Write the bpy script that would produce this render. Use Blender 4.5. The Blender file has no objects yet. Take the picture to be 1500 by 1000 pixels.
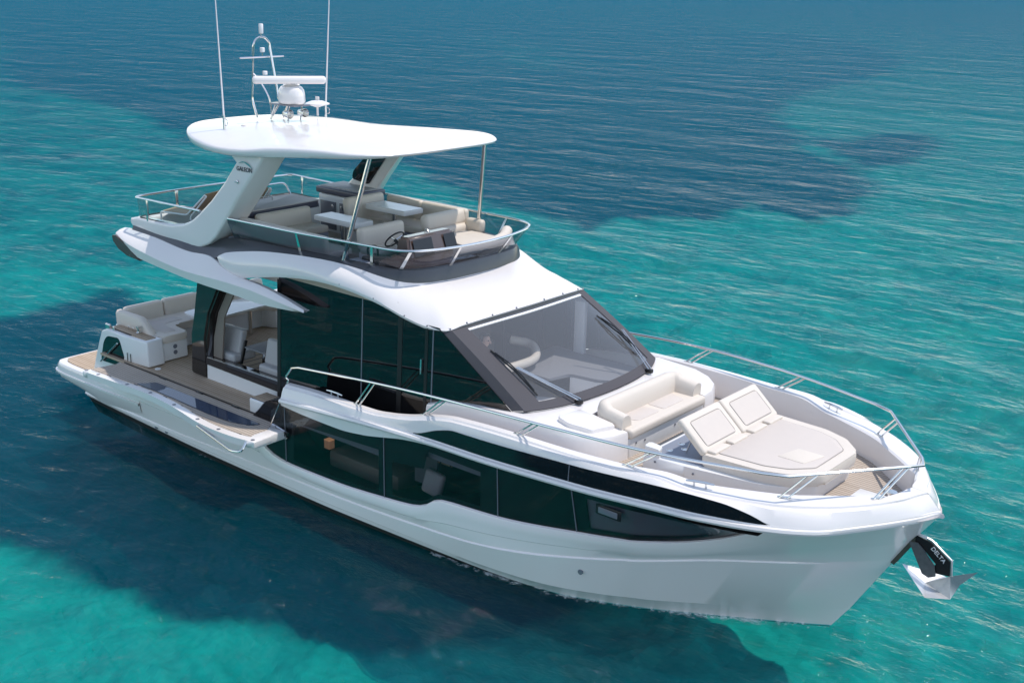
import bpy, bmesh, math, random
from math import radians as rad, sin, cos, pi
from mathutils import Vector, Matrix, Euler, noise
import numpy as np
random.seed(4)
S = bpy.context.scene
COL = S.collection

# ------------------------------------------------------------ camera, sky, sun, exposure
FPX, YAW, PIT, ROL = 1726.1467, 2.26554014, 0.304685720, 0.0237778873
CAM = Vector((22.26635906, -14.38763392, 8.70561115))
fw = Vector((cos(PIT)*cos(YAW), cos(PIT)*sin(YAW), -sin(PIT)))
rt = Vector((sin(YAW), -cos(YAW), 0)); up = rt.cross(fw)
r2 = rt*cos(ROL)+up*sin(ROL); u2 = -rt*sin(ROL)+up*cos(ROL)
cam = bpy.data.objects.new('camera', bpy.data.cameras.new('camera')); COL.objects.link(cam)
cam.matrix_world = Matrix(((r2.x, u2.x, -fw.x, CAM.x), (r2.y, u2.y, -fw.y, CAM.y), (r2.z, u2.z, -fw.z, CAM.z), (0, 0, 0, 1)))
cam.data.lens = FPX/1500*36; cam.data.sensor_width = 36; cam.data.clip_end = 6000; cam.data.clip_start = .1
S.camera = cam
SUN_AZ, SUN_EL = rad(42), rad(68)      # azimuth from the bow (+x) towards port (+y)
W = bpy.data.worlds.new('World'); S.world = W; W.use_nodes = True
nt = W.node_tree; bg = nt.nodes['Background']
sky = nt.nodes.new('ShaderNodeTexSky'); sky.sky_type = 'NISHITA'; sky.sun_disc = False
sky.sun_elevation = SUN_EL; sky.sun_rotation = pi/2-SUN_AZ; sky.dust_density = 0.0; sky.air_density = 1.0; sky.ozone_density = 2.5
hs_ = nt.nodes.new('ShaderNodeHueSaturation'); hs_.inputs['Saturation'].default_value = .78   # camera white balance
wb = nt.nodes.new('ShaderNodeMix'); wb.data_type = 'RGBA'; wb.blend_type = 'MULTIPLY'; wb.inputs[0].default_value = 1; wb.inputs[7].default_value = (1.0, .955, .90, 1)
nt.links.new(sky.outputs[0], hs_.inputs['Color']); nt.links.new(hs_.outputs[0], wb.inputs[6]); nt.links.new(wb.outputs[2], bg.inputs[0]); bg.inputs[1].default_value = 0.15
sl = bpy.data.lights.new('sun', 'SUN'); sl.energy = 2.0; sl.angle = rad(.6); sl.color = (1, .93, .86)
so = bpy.data.objects.new('sun', sl); COL.objects.link(so)
sd = Vector((cos(SUN_AZ)*cos(SUN_EL), sin(SUN_AZ)*cos(SUN_EL), sin(SUN_EL)))
so.rotation_euler = sd.to_track_quat('Z', 'Y').to_euler(); so.location = (10, 30, 40)
S.view_settings.view_transform = 'Standard'; S.view_settings.look = 'None'
S.view_settings.exposure = 0.78; S.view_settings.gamma = 1
S.cycles.max_bounces = 8; S.cycles.transparent_max_bounces = 16; S.cycles.caustics_reflective = False
S.cycles.caustics_refractive = False; S.cycles.use_denoising = True; S.cycles.sample_clamp_indirect = 4

# ------------------------------------------------------------ materials
def newmat(n):
    m = bpy.data.materials.new(n); m.use_nodes = True
    return m, m.node_tree, m.node_tree.nodes['Principled BSDF']
def mat(n, c, r=.4, metal=0, coat=0, bump=0, bscale=40, var=0, vscale=3, spec=.5):
    m, t, p = newmat(n)
    p.inputs['Base Color'].default_value = (*c, 1); p.inputs['Roughness'].default_value = r
    p.inputs['Metallic'].default_value = metal; p.inputs['Coat Weight'].default_value = coat
    p.inputs['Coat Roughness'].default_value = .06; p.inputs['Specular IOR Level'].default_value = spec
    tc = t.nodes.new('ShaderNodeTexCoord')
    if var:
        nz = t.nodes.new('ShaderNodeTexNoise'); nz.inputs['Scale'].default_value = vscale; nz.inputs['Detail'].default_value = 5
        t.links.new(tc.outputs['Object'], nz.inputs[0])
        mx = t.nodes.new('ShaderNodeMix'); mx.data_type = 'RGBA'
        mx.inputs[6].default_value = (*[v*(1-var) for v in c], 1); mx.inputs[7].default_value = (*[min(1, v*(1+var)) for v in c], 1)
        t.links.new(nz.outputs[0], mx.inputs[0]); t.links.new(mx.outputs[2], p.inputs['Base Color'])
        mr = t.nodes.new('ShaderNodeMapRange'); mr.inputs[3].default_value = r*.75; mr.inputs[4].default_value = r*1.3
        t.links.new(nz.outputs[0], mr.inputs[0]); t.links.new(mr.outputs[0], p.inputs['Roughness'])
    if bump:
        b = t.nodes.new('ShaderNodeBump'); b.inputs['Strength'].default_value = bump; b.inputs['Distance'].default_value = .004
        nz = t.nodes.new('ShaderNodeTexNoise'); nz.inputs['Scale'].default_value = bscale; nz.inputs['Detail'].default_value = 4
        t.links.new(tc.outputs['Object'], nz.inputs[0]); t.links.new(nz.outputs[0], b.inputs['Height']); t.links.new(b.outputs[0], p.inputs['Normal'])
    return m
M = {}
M['gel'] = mat('white_gelcoat', (.78, .745, .725), .22, coat=.5, var=.02, vscale=1.2)
M['hullw'] = mat('hull_white_gelcoat', (.90, .83, .81), .2, coat=.5, var=.025, vscale=.8)
M['grey'] = mat('dark_grey_gelcoat', (.050, .053, .060), .3, coat=.25, var=.06)
M['midgrey'] = mat('mid_grey_gelcoat', (.16, .17, .20), .3, coat=.3, var=.05)
M['black'] = mat('black_trim', (.012, .012, .013), .35)
M['boot'] = mat('black_antifouling', (.02, .018, .018), .6, var=.3, vscale=6)
M['steel'] = mat('polished_steel', (.72, .71, .69), .16, metal=1)
M['cream'] = mat('cream_leather', (.64, .57, .48), .5, bump=.25, bscale=60, var=.03)
M['cushion'] = mat('warm_white_cushion', (.66, .595, .52), .6, bump=.3, bscale=70, var=.03)
M['pad'] = mat('woven_sun_pad', (.60, .54, .49), .8, bump=.5, bscale=160, var=.04, vscale=8)
M['greyvinyl'] = mat('light_grey_vinyl', (.42, .41, .41), .5, bump=.25, bscale=60, var=.03)
M['piping'] = mat('grey_piping', (.30, .27, .25), .6)
M['brown'] = mat('brown_console', (.085, .058, .05), .25, coat=.6, var=.08)
M['screen'] = mat('dark_screen', (.01, .01, .011), .08)
M['tabletop'] = mat('white_table', (.74, .73, .71), .25, coat=.3)
M['rubber'] = mat('black_rubber', (.02, .02, .02), .6)
M['warmwall'] = mat('taupe_panel', (.20, .165, .14), .5, var=.08)
M['darkint'] = mat('dark_interior', (.03, .028, .027), .7)
M['blind'] = mat('grey_blind', (.21, .215, .25), .8, bump=.4, bscale=220, var=.1, vscale=120)
M['dash'] = mat('grey_dashboard', (.21, .21, .22), .7, bump=.3, bscale=90)
M['anchor'] = mat('galvanised_anchor', (.62, .62, .62), .35, metal=.6, var=.15, vscale=14)
M['skin'] = mat('skin', (.55, .33, .25), .55)
M['hair'] = mat('grey_hair', (.12, .11, .10), .8)
M['shirt'] = mat('dark_shirt', (.03, .032, .04), .85)
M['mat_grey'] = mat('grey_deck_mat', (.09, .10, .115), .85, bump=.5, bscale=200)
M['navyside'] = mat('blue_grey_gelcoat', (.24, .26, .31), .35, coat=.3, var=.03)
M['sofawhite'] = mat('white_moulding', (.76, .755, .745), .3, coat=.3, var=.02)
M['letter'] = mat('dark_lettering', (.05, .055, .07), .4)
M['whiteletter'] = mat('white_lettering', (.8, .8, .8), .5)

def teak(name, c1, c2, pitch=.062, axis=1):
    m, t, p = newmat(name); N = t.nodes.new; L = t.links.new
    tc = N('ShaderNodeTexCoord'); sp = N('ShaderNodeSeparateXYZ'); L(tc.outputs['Object'], sp.inputs[0])
    d = N('ShaderNodeMath'); d.operation = 'DIVIDE'; d.inputs[1].default_value = pitch; L(sp.outputs[axis], d.inputs[0])
    fr = N('ShaderNodeMath'); fr.operation = 'FRACT'; L(d.outputs[0], fr.inputs[0])
    fl = N('ShaderNodeMath'); fl.operation = 'FLOOR'; L(d.outputs[0], fl.inputs[0])
    wn = N('ShaderNodeTexWhiteNoise'); wn.noise_dimensions = '1D'; L(fl.outputs[0], wn.inputs['W'])
    lt = N('ShaderNodeMath'); lt.operation = 'LESS_THAN'; lt.inputs[1].default_value = .15; L(fr.outputs[0], lt.inputs[0])
    mp = N('ShaderNodeMapping'); mp.inputs['Scale'].default_value = (1.5, 22, 22) if axis == 1 else (22, 1.5, 22)
    nz = N('ShaderNodeTexNoise'); nz.inputs['Scale'].default_value = 2.2; nz.inputs['Detail'].default_value = 6
    L(tc.outputs['Object'], mp.inputs[0]); L(mp.outputs[0], nz.inputs[0])
    ad = N('ShaderNodeMath'); ad.operation = 'MULTIPLY_ADD'; ad.inputs[1].default_value = .45; L(wn.outputs[0], ad.inputs[0])
    s2 = N('ShaderNodeMath'); s2.operation = 'MULTIPLY'; s2.inputs[1].default_value = .6; L(nz.outputs[0], s2.inputs[0]); L(s2.outputs[0], ad.inputs[2])
    mx = N('ShaderNodeMix'); mx.data_type = 'RGBA'; mx.inputs[6].default_value = (*c1, 1); mx.inputs[7].default_value = (*c2, 1)
    L(ad.outputs[0], mx.inputs[0])
    big = N('ShaderNodeTexNoise'); big.inputs['Scale'].default_value = 1.6; big.inputs['Detail'].default_value = 4; L(tc.outputs['Object'], big.inputs[0])
    m3 = N('ShaderNodeMix'); m3.data_type = 'RGBA'; m3.blend_type = 'MULTIPLY'
    mr = N('ShaderNodeMapRange'); mr.inputs[1].default_value = .35; mr.inputs[2].default_value = .7; mr.inputs[3].default_value = .2; mr.inputs[4].default_value = 0
    L(big.outputs[0], mr.inputs[0]); L(mr.outputs[0], m3.inputs[0]); L(mx.outputs[2], m3.inputs[6]); m3.inputs[7].default_value = (.72, .70, .68, 1)
    m2 = N('ShaderNodeMix'); m2.data_type = 'RGBA'; m2.inputs[7].default_value = (.055, .045, .04, 1)
    L(lt.outputs[0], m2.inputs[0]); L(m3.outputs[2], m2.inputs[6]); L(m2.outputs[2], p.inputs['Base Color'])
    p.inputs['Roughness'].default_value = .7; p.inputs['Specular IOR Level'].default_value = .25
    return m
M['teak'] = teak('teak_deck', (.42, .31, .21), (.56, .44, .33))
M['teakgrey'] = teak('weathered_teak_deck', (.42, .35, .285), (.55, .475, .40))
M['oak'] = teak('oak_floor', (.34, .25, .17), (.42, .32, .22), pitch=.22, axis=0)
M['loungewood'] = mat('teak_slats', (.45, .30, .18), .6, var=.15, vscale=9)

def glass(name, tint, trans, rough=.01, ior=1.5, body=(.01, .011, .013)):
    """real pane: fresnel reflection over a mix of see-through and body colour"""
    m = bpy.data.materials.new(name); m.use_nodes = True; t = m.node_tree; t.nodes.clear(); N = t.nodes.new; L = t.links.new
    out = N('ShaderNodeOutputMaterial'); tr = N('ShaderNodeBsdfTransparent'); tr.inputs[0].default_value = (*tint, 1)
    gl = N('ShaderNodeBsdfGlossy'); gl.inputs['Roughness'].default_value = rough; gl.inputs[0].default_value = (1, 1, 1, 1)
    df = N('ShaderNodeBsdfDiffuse'); df.inputs[0].default_value = (*body, 1)
    a = N('ShaderNodeMixShader'); a.inputs[0].default_value = trans; L(df.outputs[0], a.inputs[1]); L(tr.outputs[0], a.inputs[2])
    ge = N('ShaderNodeNewGeometry'); dt = N('ShaderNodeVectorMath'); dt.operation = 'DOT_PRODUCT'; L(ge.outputs['Normal'], dt.inputs[0]); L(ge.outputs['Incoming'], dt.inputs[1])
    def mth(op, x, y=None):
        q = N('ShaderNodeMath'); q.operation = op
        for k, v in enumerate((x, y)):
            if v is None: continue
            if isinstance(v, (int, float)): q.inputs[k].default_value = v
            else: L(v, q.inputs[k])
        return q.outputs[0]
    f0 = ((ior-1)/(ior+1))**2                      # Schlick, the same from both sides of the pane
    fz = mth('ADD', mth('MULTIPLY', mth('POWER', mth('SUBTRACT', 1.0, mth('MINIMUM', mth('ABSOLUTE', dt.outputs['Value']), 1.0)), 5.0), 1-f0), f0)
    b = N('ShaderNodeMixShader'); L(fz, b.inputs[0]); L(a.outputs[0], b.inputs[1]); L(gl.outputs[0], b.inputs[2]); L(b.outputs[0], out.inputs[0])
    return m
M['darkglass'] = glass('black_tinted_glass', (.20, .18, .19), .6, ior=1.6)
M['hullglass'] = glass('hull_window_glass', (.66, .64, .67), .93, ior=1.42)
M['windshield'] = glass('windshield_glass', (.92, .93, .94), .88, ior=1.65, body=(.58, .59, .61))  # pale body colour paints a veil of reflected sky on the pane
M['smokeglass'] = glass('smoked_railing_glass', (.42, .45, .52), .92, ior=1.45, body=(.10, .11, .14))
M['clearglass'] = glass('clear_railing_glass', (.80, .88, .88), .96, ior=1.45, body=(.3, .35, .35))
M['floorglass'] = glass('balcony_floor_glass', (.20, .26, .36), .5, ior=1.7, body=(.03, .045, .07))

# ------------------------------------------------------------ mesh helpers
def interp(pts, x):
    """monotone-ish cubic through (x, value) pairs"""
    xs = [p[0] for p in pts]; ys = [p[1] for p in pts]; n = len(xs)
    if x <= xs[0]: return ys[0]
    if x >= xs[-1]: return ys[-1]
    d = [(ys[i+1]-ys[i])/(xs[i+1]-xs[i]) for i in range(n-1)]
    m = [d[0]]+[0 if d[i-1]*d[i] <= 0 else 2*d[i-1]*d[i]/(d[i-1]+d[i]) for i in range(1, n-1)]+[d[-1]]
    i = max(k for k in range(n-1) if xs[k] <= x)
    h = xs[i+1]-xs[i]; s = (x-xs[i])/h
    return ys[i]*(1+2*s)*(1-s)**2+m[i]*h*s*(1-s)**2+ys[i+1]*s*s*(3-2*s)+m[i+1]*h*s*s*(s-1)
def cr_path(pts, n=8, closed=False):
    P = [Vector(p) for p in pts]; out = []; k = len(P)
    rng = range(k if closed else k-1)
    for i in rng:
        p0 = P[(i-1) % k] if closed or i > 0 else P[0]*2-P[1]; p1 = P[i]; p2 = P[(i+1) % k]
        p3 = P[(i+2) % k] if closed or i+2 < k else P[-1]*2-P[-2]
        for j in range(n):
            t = j/n
            out.append(.5*((2*p1)+(p2-p0)*t+(2*p0-5*p1+4*p2-p3)*t*t+(3*p1-p0-3*p2+p3)*t**3))
    if not closed: out.append(P[-1])
    return out
def fillet(pts, r=.08, n=5, closed=False):
    P = [Vector(p) for p in pts]; k = len(P); out = []
    for i in range(k):
        if not closed and i in (0, k-1): out.append(P[i]); continue
        a = P[(i-1) % k]-P[i]; b = P[(i+1) % k]-P[i]
        q = min(r, a.length*.48, b.length*.48); A = P[i]+a.normalized()*q; B = P[i]+b.normalized()*q
        for j in range(n+1):
            t = j/n; out.append(A*(1-t)**2+P[i]*2*t*(1-t)+B*t*t)
    return out
ROOTS = {}
def finish(bm, name, m, parent=None, smooth=35, label=None, merge=1e-5):
    if merge: bmesh.ops.remove_doubles(bm, verts=bm.verts, dist=merge)
    bmesh.ops.recalc_face_normals(bm, faces=bm.faces)
    if smooth:
        for f in bm.faces: f.smooth = True
        for e in bm.edges:
            if len(e.link_faces) == 2 and e.calc_face_angle(0) > rad(smooth): e.smooth = False
    me = bpy.data.meshes.new(name); bm.to_mesh(me); bm.free()
    for x in (m if isinstance(m, (list, tuple)) else [m]): me.materials.append(M[x] if isinstance(x, str) else x)
    o = bpy.data.objects.new(name, me); COL.objects.link(o)
    if parent is not None:
        o.parent = parent; r = parent; off = Vector((0, 0, 0))
        if parent.type == 'EMPTY': off = -parent.location
        o.location = off
    if label: o['label'] = label
    return o
def thing(name, label, cat, loc, group=None, rotz=0):
    o = bpy.data.objects.new(name, None); COL.objects.link(o); o.location = loc; o.empty_display_size = .3
    o['label'] = label; o['category'] = cat
    if group: o['group'] = group
    return o
def grid(bm, rows, closeu=False, flip=False, mi=0):
    V = [[bm.verts.new(p) for p in r] for r in rows]
    for i in range(len(V)-1):
        n = len(V[i])
        for j in range(n if closeu else n-1):
            q = [V[i][j], V[i][(j+1) % n], V[i+1][(j+1) % n], V[i+1][j]]
            if len({tuple(round(c, 6) for c in v.co) for v in q}) < 3: continue
            try: f = bm.faces.new(q); f.material_index = mi
            except ValueError: pass
    return V
def capf(bm, loop):
    try: return bm.faces.new(loop)
    except ValueError: return None
def prism(bm, outl, z0, z1, bev=0, seg=2, top=None):
    """outl list of (x,y); z0,z1 numbers or functions of (x,y)"""
    f0 = z0 if callable(z0) else (lambda x, y: z0); f1 = z1 if callable(z1) else (lambda x, y: z1)
    a = [bm.verts.new((x, y, f0(x, y))) for x, y in outl]; T = top or outl
    b = [bm.verts.new((x, y, f1(x, y))) for x, y in T]
    n = len(a); fs = [bm.faces.new(a[::-1]), bm.faces.new(b)]
    for i in range(n): fs.append(bm.faces.new((a[i], a[(i+1) % n], b[(i+1) % n], b[i])))
    if bev:
        es = list({e for f in fs[:2] for e in f.edges})
        es += [e for e in {e for f in fs[2:] for e in f.edges} if e not in es and e.calc_face_angle(0) > rad(30)]
        bmesh.ops.bevel(bm, geom=es, offset=bev, segments=seg, profile=.5, affect='EDGES', clamp_overlap=True)
def box(bm, c, s, bev=0, seg=2, rot=None, piv=None):
    vs = bmesh.ops.create_cube(bm, size=1)['verts']
    bmesh.ops.scale(bm, vec=s, verts=vs)
    es = list({e for v in vs for e in v.link_edges}); allv = vs
    if bev:
        r = bmesh.ops.bevel(bm, geom=es, offset=bev, segments=seg, profile=.5, affect='EDGES', clamp_overlap=True)
        allv = list({v for f in r['faces'] for v in f.verts} | {v for v in vs if v.is_valid})
    mt = Matrix.Translation(c)
    if rot: mt = mt @ Euler(rot).to_matrix().to_4x4()
    bmesh.ops.transform(bm, matrix=mt, verts=allv)
def tube(bm, pts, r, n=8, closed=False, caps=True):
    P = [Vector(p) for p in pts]; k = len(P); rings = []; rr = r if isinstance(r, (list, tuple)) else [r]*k
    prev = None
    for i in range(k):
        if closed: t = (P[(i+1) % k]-P[(i-1) % k]).normalized()
        else: t = ((P[i+1]-P[i]) if i == 0 else (P[i]-P[i-1]) if i == k-1 else (P[i+1]-P[i]).normalized()+(P[i]-P[i-1]).normalized()).normalized()
        if prev is None: u = t.cross(Vector((0, 0, 1)) if abs(t.z) < .9 else Vector((1, 0, 0))).normalized()
        else: u = (prev-t*prev.dot(t)).normalized()
        prev = u; w = t.cross(u)
        rings.append([bm.verts.new(P[i]+u*rr[i]*cos(2*pi*j/n)+w*rr[i]*sin(2*pi*j/n)) for j in range(n)])
    for i in range(k if closed else k-1):
        A = rings[i]; B = rings[(i+1) % k]
        for j in range(n): bm.faces.new((A[j], A[(j+1) % n], B[(j+1) % n], B[j]))
    if caps and not closed: bm.faces.new(rings[0][::-1]); bm.faces.new(rings[-1])
def lathe(bm, prof, c=(0, 0, 0), n=20, axis=None):
    """prof list of (r,h) about local z"""
    R = Vector(axis).to_track_quat('Z', 'Y').to_matrix() if axis else Matrix.Identity(3); c = Vector(c); rings = []
    for r, h in prof: rings.append([bm.verts.new(c+R @ Vector((r*cos(2*pi*j/n), r*sin(2*pi*j/n), h))) for j in range(n)])
    for A, B in zip(rings, rings[1:]):
        for j in range(n): bm.faces.new((A[j], A[(j+1) % n], B[(j+1) % n], B[j]))
    bm.faces.new(rings[0][::-1]); bm.faces.new(rings[-1])
def mirror_y(bm):
    g = bmesh.ops.duplicate(bm, geom=bm.verts[:]+bm.edges[:]+bm.faces[:])['geom']
    bmesh.ops.scale(bm, vec=(1, -1, 1), verts=[v for v in g if isinstance(v, bmesh.types.BMVert)])
def solid(bm, t):
    """give an open sheet a thickness inward"""
    bmesh.ops.remove_doubles(bm, verts=bm.verts, dist=1e-5)
    bmesh.ops.recalc_face_normals(bm, faces=bm.faces)
    bmesh.ops.solidify(bm, geom=bm.faces[:], thickness=t)
def B(): return bmesh.new()
def bx(name, m, parent, c, s, bev=.01, seg=2, rot=None, **k):
    b = B(); box(b, c, s, bev, seg, rot); return finish(b, name, m, parent, **k)
def tb(name, m, parent, pts, r, n=8, **k):
    b = B(); tube(b, pts, r, n); return finish(b, name, m, parent, **k)
def pr(name, m, parent, outl, z0, z1, bev=.01, seg=2, top=None, **k):
    b = B(); prism(b, outl, z0, z1, bev, seg, top); return finish(b, name, m, parent, **k)
def fan2(pts, r=.1, n=4):
    return [(p.x, p.y) for p in fillet([(a, b, 0) for a, b in pts], r, n, closed=True)]
def lin(a, b, n): return [a+(b-a)*i/(n-1) for i in range(n)]

def lampmat():
    m, t, p = newmat('lit_lamp_shade'); p.inputs['Base Color'].default_value = (.8, .5, .3, 1)
    p.inputs['Emission Color'].default_value = (1, .50, .24, 1); p.inputs['Emission Strength'].default_value = .2; return m
M['lampglow'] = lampmat()
M['lampside'] = mat('wood_lamp_side', (.5, .3, .18), .6); _p = M['lampside'].node_tree.nodes['Principled BSDF']; _p.inputs['Emission Color'].default_value = (1, .5, .26, 1); _p.inputs['Emission Strength'].default_value = .07
M['whitetrim'] = mat('white_trim', (.78, .78, .78), .4)
M['pillargrey'] = mat('pillar_grey', (.085, .082, .09), .8, spec=.2)
M['navytop'] = mat('slate_edge', (.075, .078, .11), .35, coat=.3)
M['steelbrown'] = mat('worn_steel', (.20, .18, .14), .3, metal=.8, var=.2, vscale=10)
M['anchordark'] = mat('dark_galvanised', (.16, .165, .17), .45, metal=.5, var=.3, vscale=18)
# ------------------------------------------------------------ sea bed and sea
SEA_Z = -.08
BED = -1.7
SEAGRASS_SHADE = {
 'west': [(-110, 60), (-20, 30), (-6, 16), (-4, 9), (-14, 8), (-20, 2), (-45, 4), (-140, 20)],
 'south_added': [(4, -12), (7.7, -9.4), (10.8, -6.8), (13.4, -4.7), (16.2, -2.4), (19.4, .4), (22, 2.4), (30, 8), (45, -5), (40, -40), (5, -45), (-10, -25)],  # added out of view to darken glass reflections and cut green bounce
 'big': [(-280.4, 237.1), (-288.4, 145.0), (-80.7, 37.7), (-70.8, 36.0), (-61.5, 35.4), (-52.2, 33.0), (-40.1, 28.5), (-31.9, 25.4), (-27.0, 25.7), (-25.4, 28.2), (-24.3, 32.2), (-17.9, 28.1), (-13.7, 26.1), (-10.9, 26.2), (-8.4, 26.0), (-6.5, 24.9), (-7.0, 27.5), (-6.0, 29.2), (-4.2, 31.0), (-4.6, 33.8), (-4.8, 35.6), (-3.1, 34.5), (-1.2, 34.2), (-0.5, 36.3), (-1.1, 40.1), (-3.3, 45.6), (-5.8, 50.2), (-7.5, 52.0), (-8.4, 51.0), (-12.6, 55.9), (-14.7, 61.0), (-18.4, 65.1), (-22.0, 70.7), (-27.7, 83.9), (-30.6, 98.2), (-34.1, 117.8), (-40.8, 140.7), (-57.5, 171.5), (-72.2, 190.4), (-90.7, 202.6), (-100.0, 200.2), (-130.1, 246.1), (-169.2, 351.9), (-254.5, 535.2), (-457.8, 900.9), (-397.1, 334.1)],
 'islet': [(-14.6, 61.1), (-11.5, 60.6), (-12.1, 65.7), (-10.8, 69.0), (-8.3, 67.5), (-6.3, 63.2), (-4.7, 56.3), (-5.2, 52.6), (-6.1, 50.9), (-8.2, 53.5), (-11.6, 57.1)],
 'near': [(-10.2, -1.7), (-11.3, 1.8), (-11.5, 3.7), (-11.8, 5.8), (-5.3, 4.8), (0.7, 2.9), (5.4, 1.7), (9.9, 1.6), (12.3, 1.7), (11.8, 0.4), (11.3, -0.5), (11.0, -1.5), (10.5, -2.7), (9.8, -3.2), (8.7, -3.6), (7.6, -4.1), (6.2, -4.4), (4.5, -4.7), (2.3, -5.2), (-0.7, -5.8)],  # seagrass together with the boat's shadow, painted as dark bed
 'clearing': [(-115.2, 139.7), (-105.0, 138.2), (-79.5, 118.0), (-64.0, 98.5), (-59.9, 87.7), (-72.2, 95.2), (-90.8, 112.2)]}
def sdist(X, Y, poly):
    d = np.full(X.shape, 1e9); ins = np.zeros(X.shape, bool); n = len(poly)
    for i in range(n):
        x1, y1 = poly[i]; x2, y2 = poly[(i+1) % n]; dx, dy = x2-x1, y2-y1
        t = np.clip(((X-x1)*dx+(Y-y1)*dy)/(dx*dx+dy*dy), 0, 1)
        d = np.minimum(d, np.hypot(X-x1-t*dx, Y-y1-t*dy))
        c = ((y1 > Y) != (y2 > Y)); xi = x1+(Y-y1)*dx/(dy if abs(dy) > 1e-9 else 1e-9)
        ins ^= c & (X < xi)
    return np.where(ins, d, -d)
def make_bed():
    nr, na = 330, 460
    R = np.concatenate([[0], np.geomspace(.7, 2600, nr)]); A = np.linspace(0, 2*pi, na, endpoint=False)
    RR, AA = np.meshgrid(R, A, indexing='ij'); X = 8+RR*np.cos(AA); Y = RR*np.sin(AA)
    dc = np.hypot(X-CAM.x, Y-CAM.y); soft = .35+dc*.026
    f = np.zeros(X.shape)
    for k, wgt in (('big', 1.), ('islet', 1.), ('near', 1.3), ('south_added', 1.15), ('west', .40)):
        f = np.maximum(f, wgt/(1+np.exp(-sdist(X, Y, SEAGRASS_SHADE[k])/soft*2.2)))
    f *= 1-.75/(1+np.exp(-sdist(X, Y, SEAGRASS_SHADE['clearing'])/8.))
    me = bpy.data.meshes.new('seabed'); Zb = np.full(X.shape, BED)
    for i in range(nr+1):
        if R[i] > 60: break
        for j in range(na): Zb[i, j] += .30*noise.fractal(Vector((X[i, j]*.55, Y[i, j]*.55, 0)), .9, 2.2, 4)*min(1, (60-R[i])/20)
    V = np.stack([X, Y, Zb], -1).reshape(-1, 3)
    idx = np.arange((nr+1)*na).reshape(nr+1, na); a = idx[:-1]; b = np.roll(idx, -1, 1)[:-1]; c = np.roll(idx, -1, 1)[1:]; d = idx[1:]
    F = np.stack([a, d, c, b], -1).reshape(-1, 4)
    me.from_pydata(V.tolist(), [], F.tolist())
    at = me.attributes.new('seagrass_shade', 'FLOAT', 'POINT'); at.data.foreach_set('value', f.reshape(-1).astype(np.float32))
    o = bpy.data.objects.new('seabed', me); COL.objects.link(o); o['kind'] = 'structure'
    m, t, p = newmat('seabed_sand_seagrass_shade'); N = t.nodes.new; L = t.links.new
    tc = N('ShaderNodeTexCoord'); at = N('ShaderNodeAttribute'); at.attribute_name = 'seagrass_shade'
    n1 = N('ShaderNodeTexNoise'); n1.inputs['Scale'].default_value = .36; n1.inputs['Detail'].default_value = 8; n1.inputs['Roughness'].default_value = .62
    n2 = N('ShaderNodeTexNoise'); n2.inputs['Scale'].default_value = 1.5; n2.inputs['Detail'].default_value = 6; n2.inputs['Roughness'].default_value = .6
    n4 = N('ShaderNodeTexNoise'); n4.inputs['Scale'].default_value = .05; n4.inputs['Detail'].default_value = 3
    for q in (n1, n2, n4): L(tc.outputs['Object'], q.inputs[0])
    ad = N('ShaderNodeMath'); ad.operation = 'MULTIPLY_ADD'; ad.inputs[1].default_value = .95; ad.inputs[2].default_value = -.475; L(n1.outputs[0], ad.inputs[0])
    s = N('ShaderNodeMath'); s.operation = 'ADD'; L(ad.outputs[0], s.inputs[0]); L(at.outputs['Fac'], s.inputs[1])
    mr = N('ShaderNodeMapRange'); mr.interpolation_type = 'SMOOTHSTEP'; mr.inputs[1].default_value = .24; mr.inputs[2].default_value = .76; L(s.outputs[0], mr.inputs[0])
    cr = N('ShaderNodeValToRGB'); cr.color_ramp.elements[0].position = .36; cr.color_ramp.elements[0].color = (.22, .27, .23, 1)
    cr.color_ramp.elements[1].position = .66; cr.color_ramp.elements[1].color = (.56, .57, .46, 1)
    bl = N('ShaderNodeMath'); bl.operation = 'MULTIPLY_ADD'; bl.inputs[1].default_value = .6; L(n2.outputs[0], bl.inputs[0])
    bm_ = N('ShaderNodeMath'); bm_.operation = 'MULTIPLY'; bm_.inputs[1].default_value = .4; L(n4.outputs[0], bm_.inputs[0]); L(bm_.outputs[0], bl.inputs[2])
    L(bl.outputs[0], cr.inputs[0])
    cg = N('ShaderNodeValToRGB'); cg.color_ramp.elements[0].position = .4; cg.color_ramp.elements[0].color = (.008, .02, .028, 1)
    cg.color_ramp.elements[1].position = .7; cg.color_ramp.elements[1].color = (.02, .045, .06, 1); L(n2.outputs[0], cg.inputs[0])
    mx = N('ShaderNodeMix'); mx.data_type = 'RGBA'; L(mr.outputs[0], mx.inputs[0]); L(cr.outputs[0], mx.inputs[6]); L(cg.outputs[0], mx.inputs[7])
    L(mx.outputs[2], p.inputs['Base Color']); p.inputs['Roughness'].default_value = 1; p.inputs['Specular IOR Level'].default_value = 0
    me.materials.append(m)
make_bed()
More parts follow.
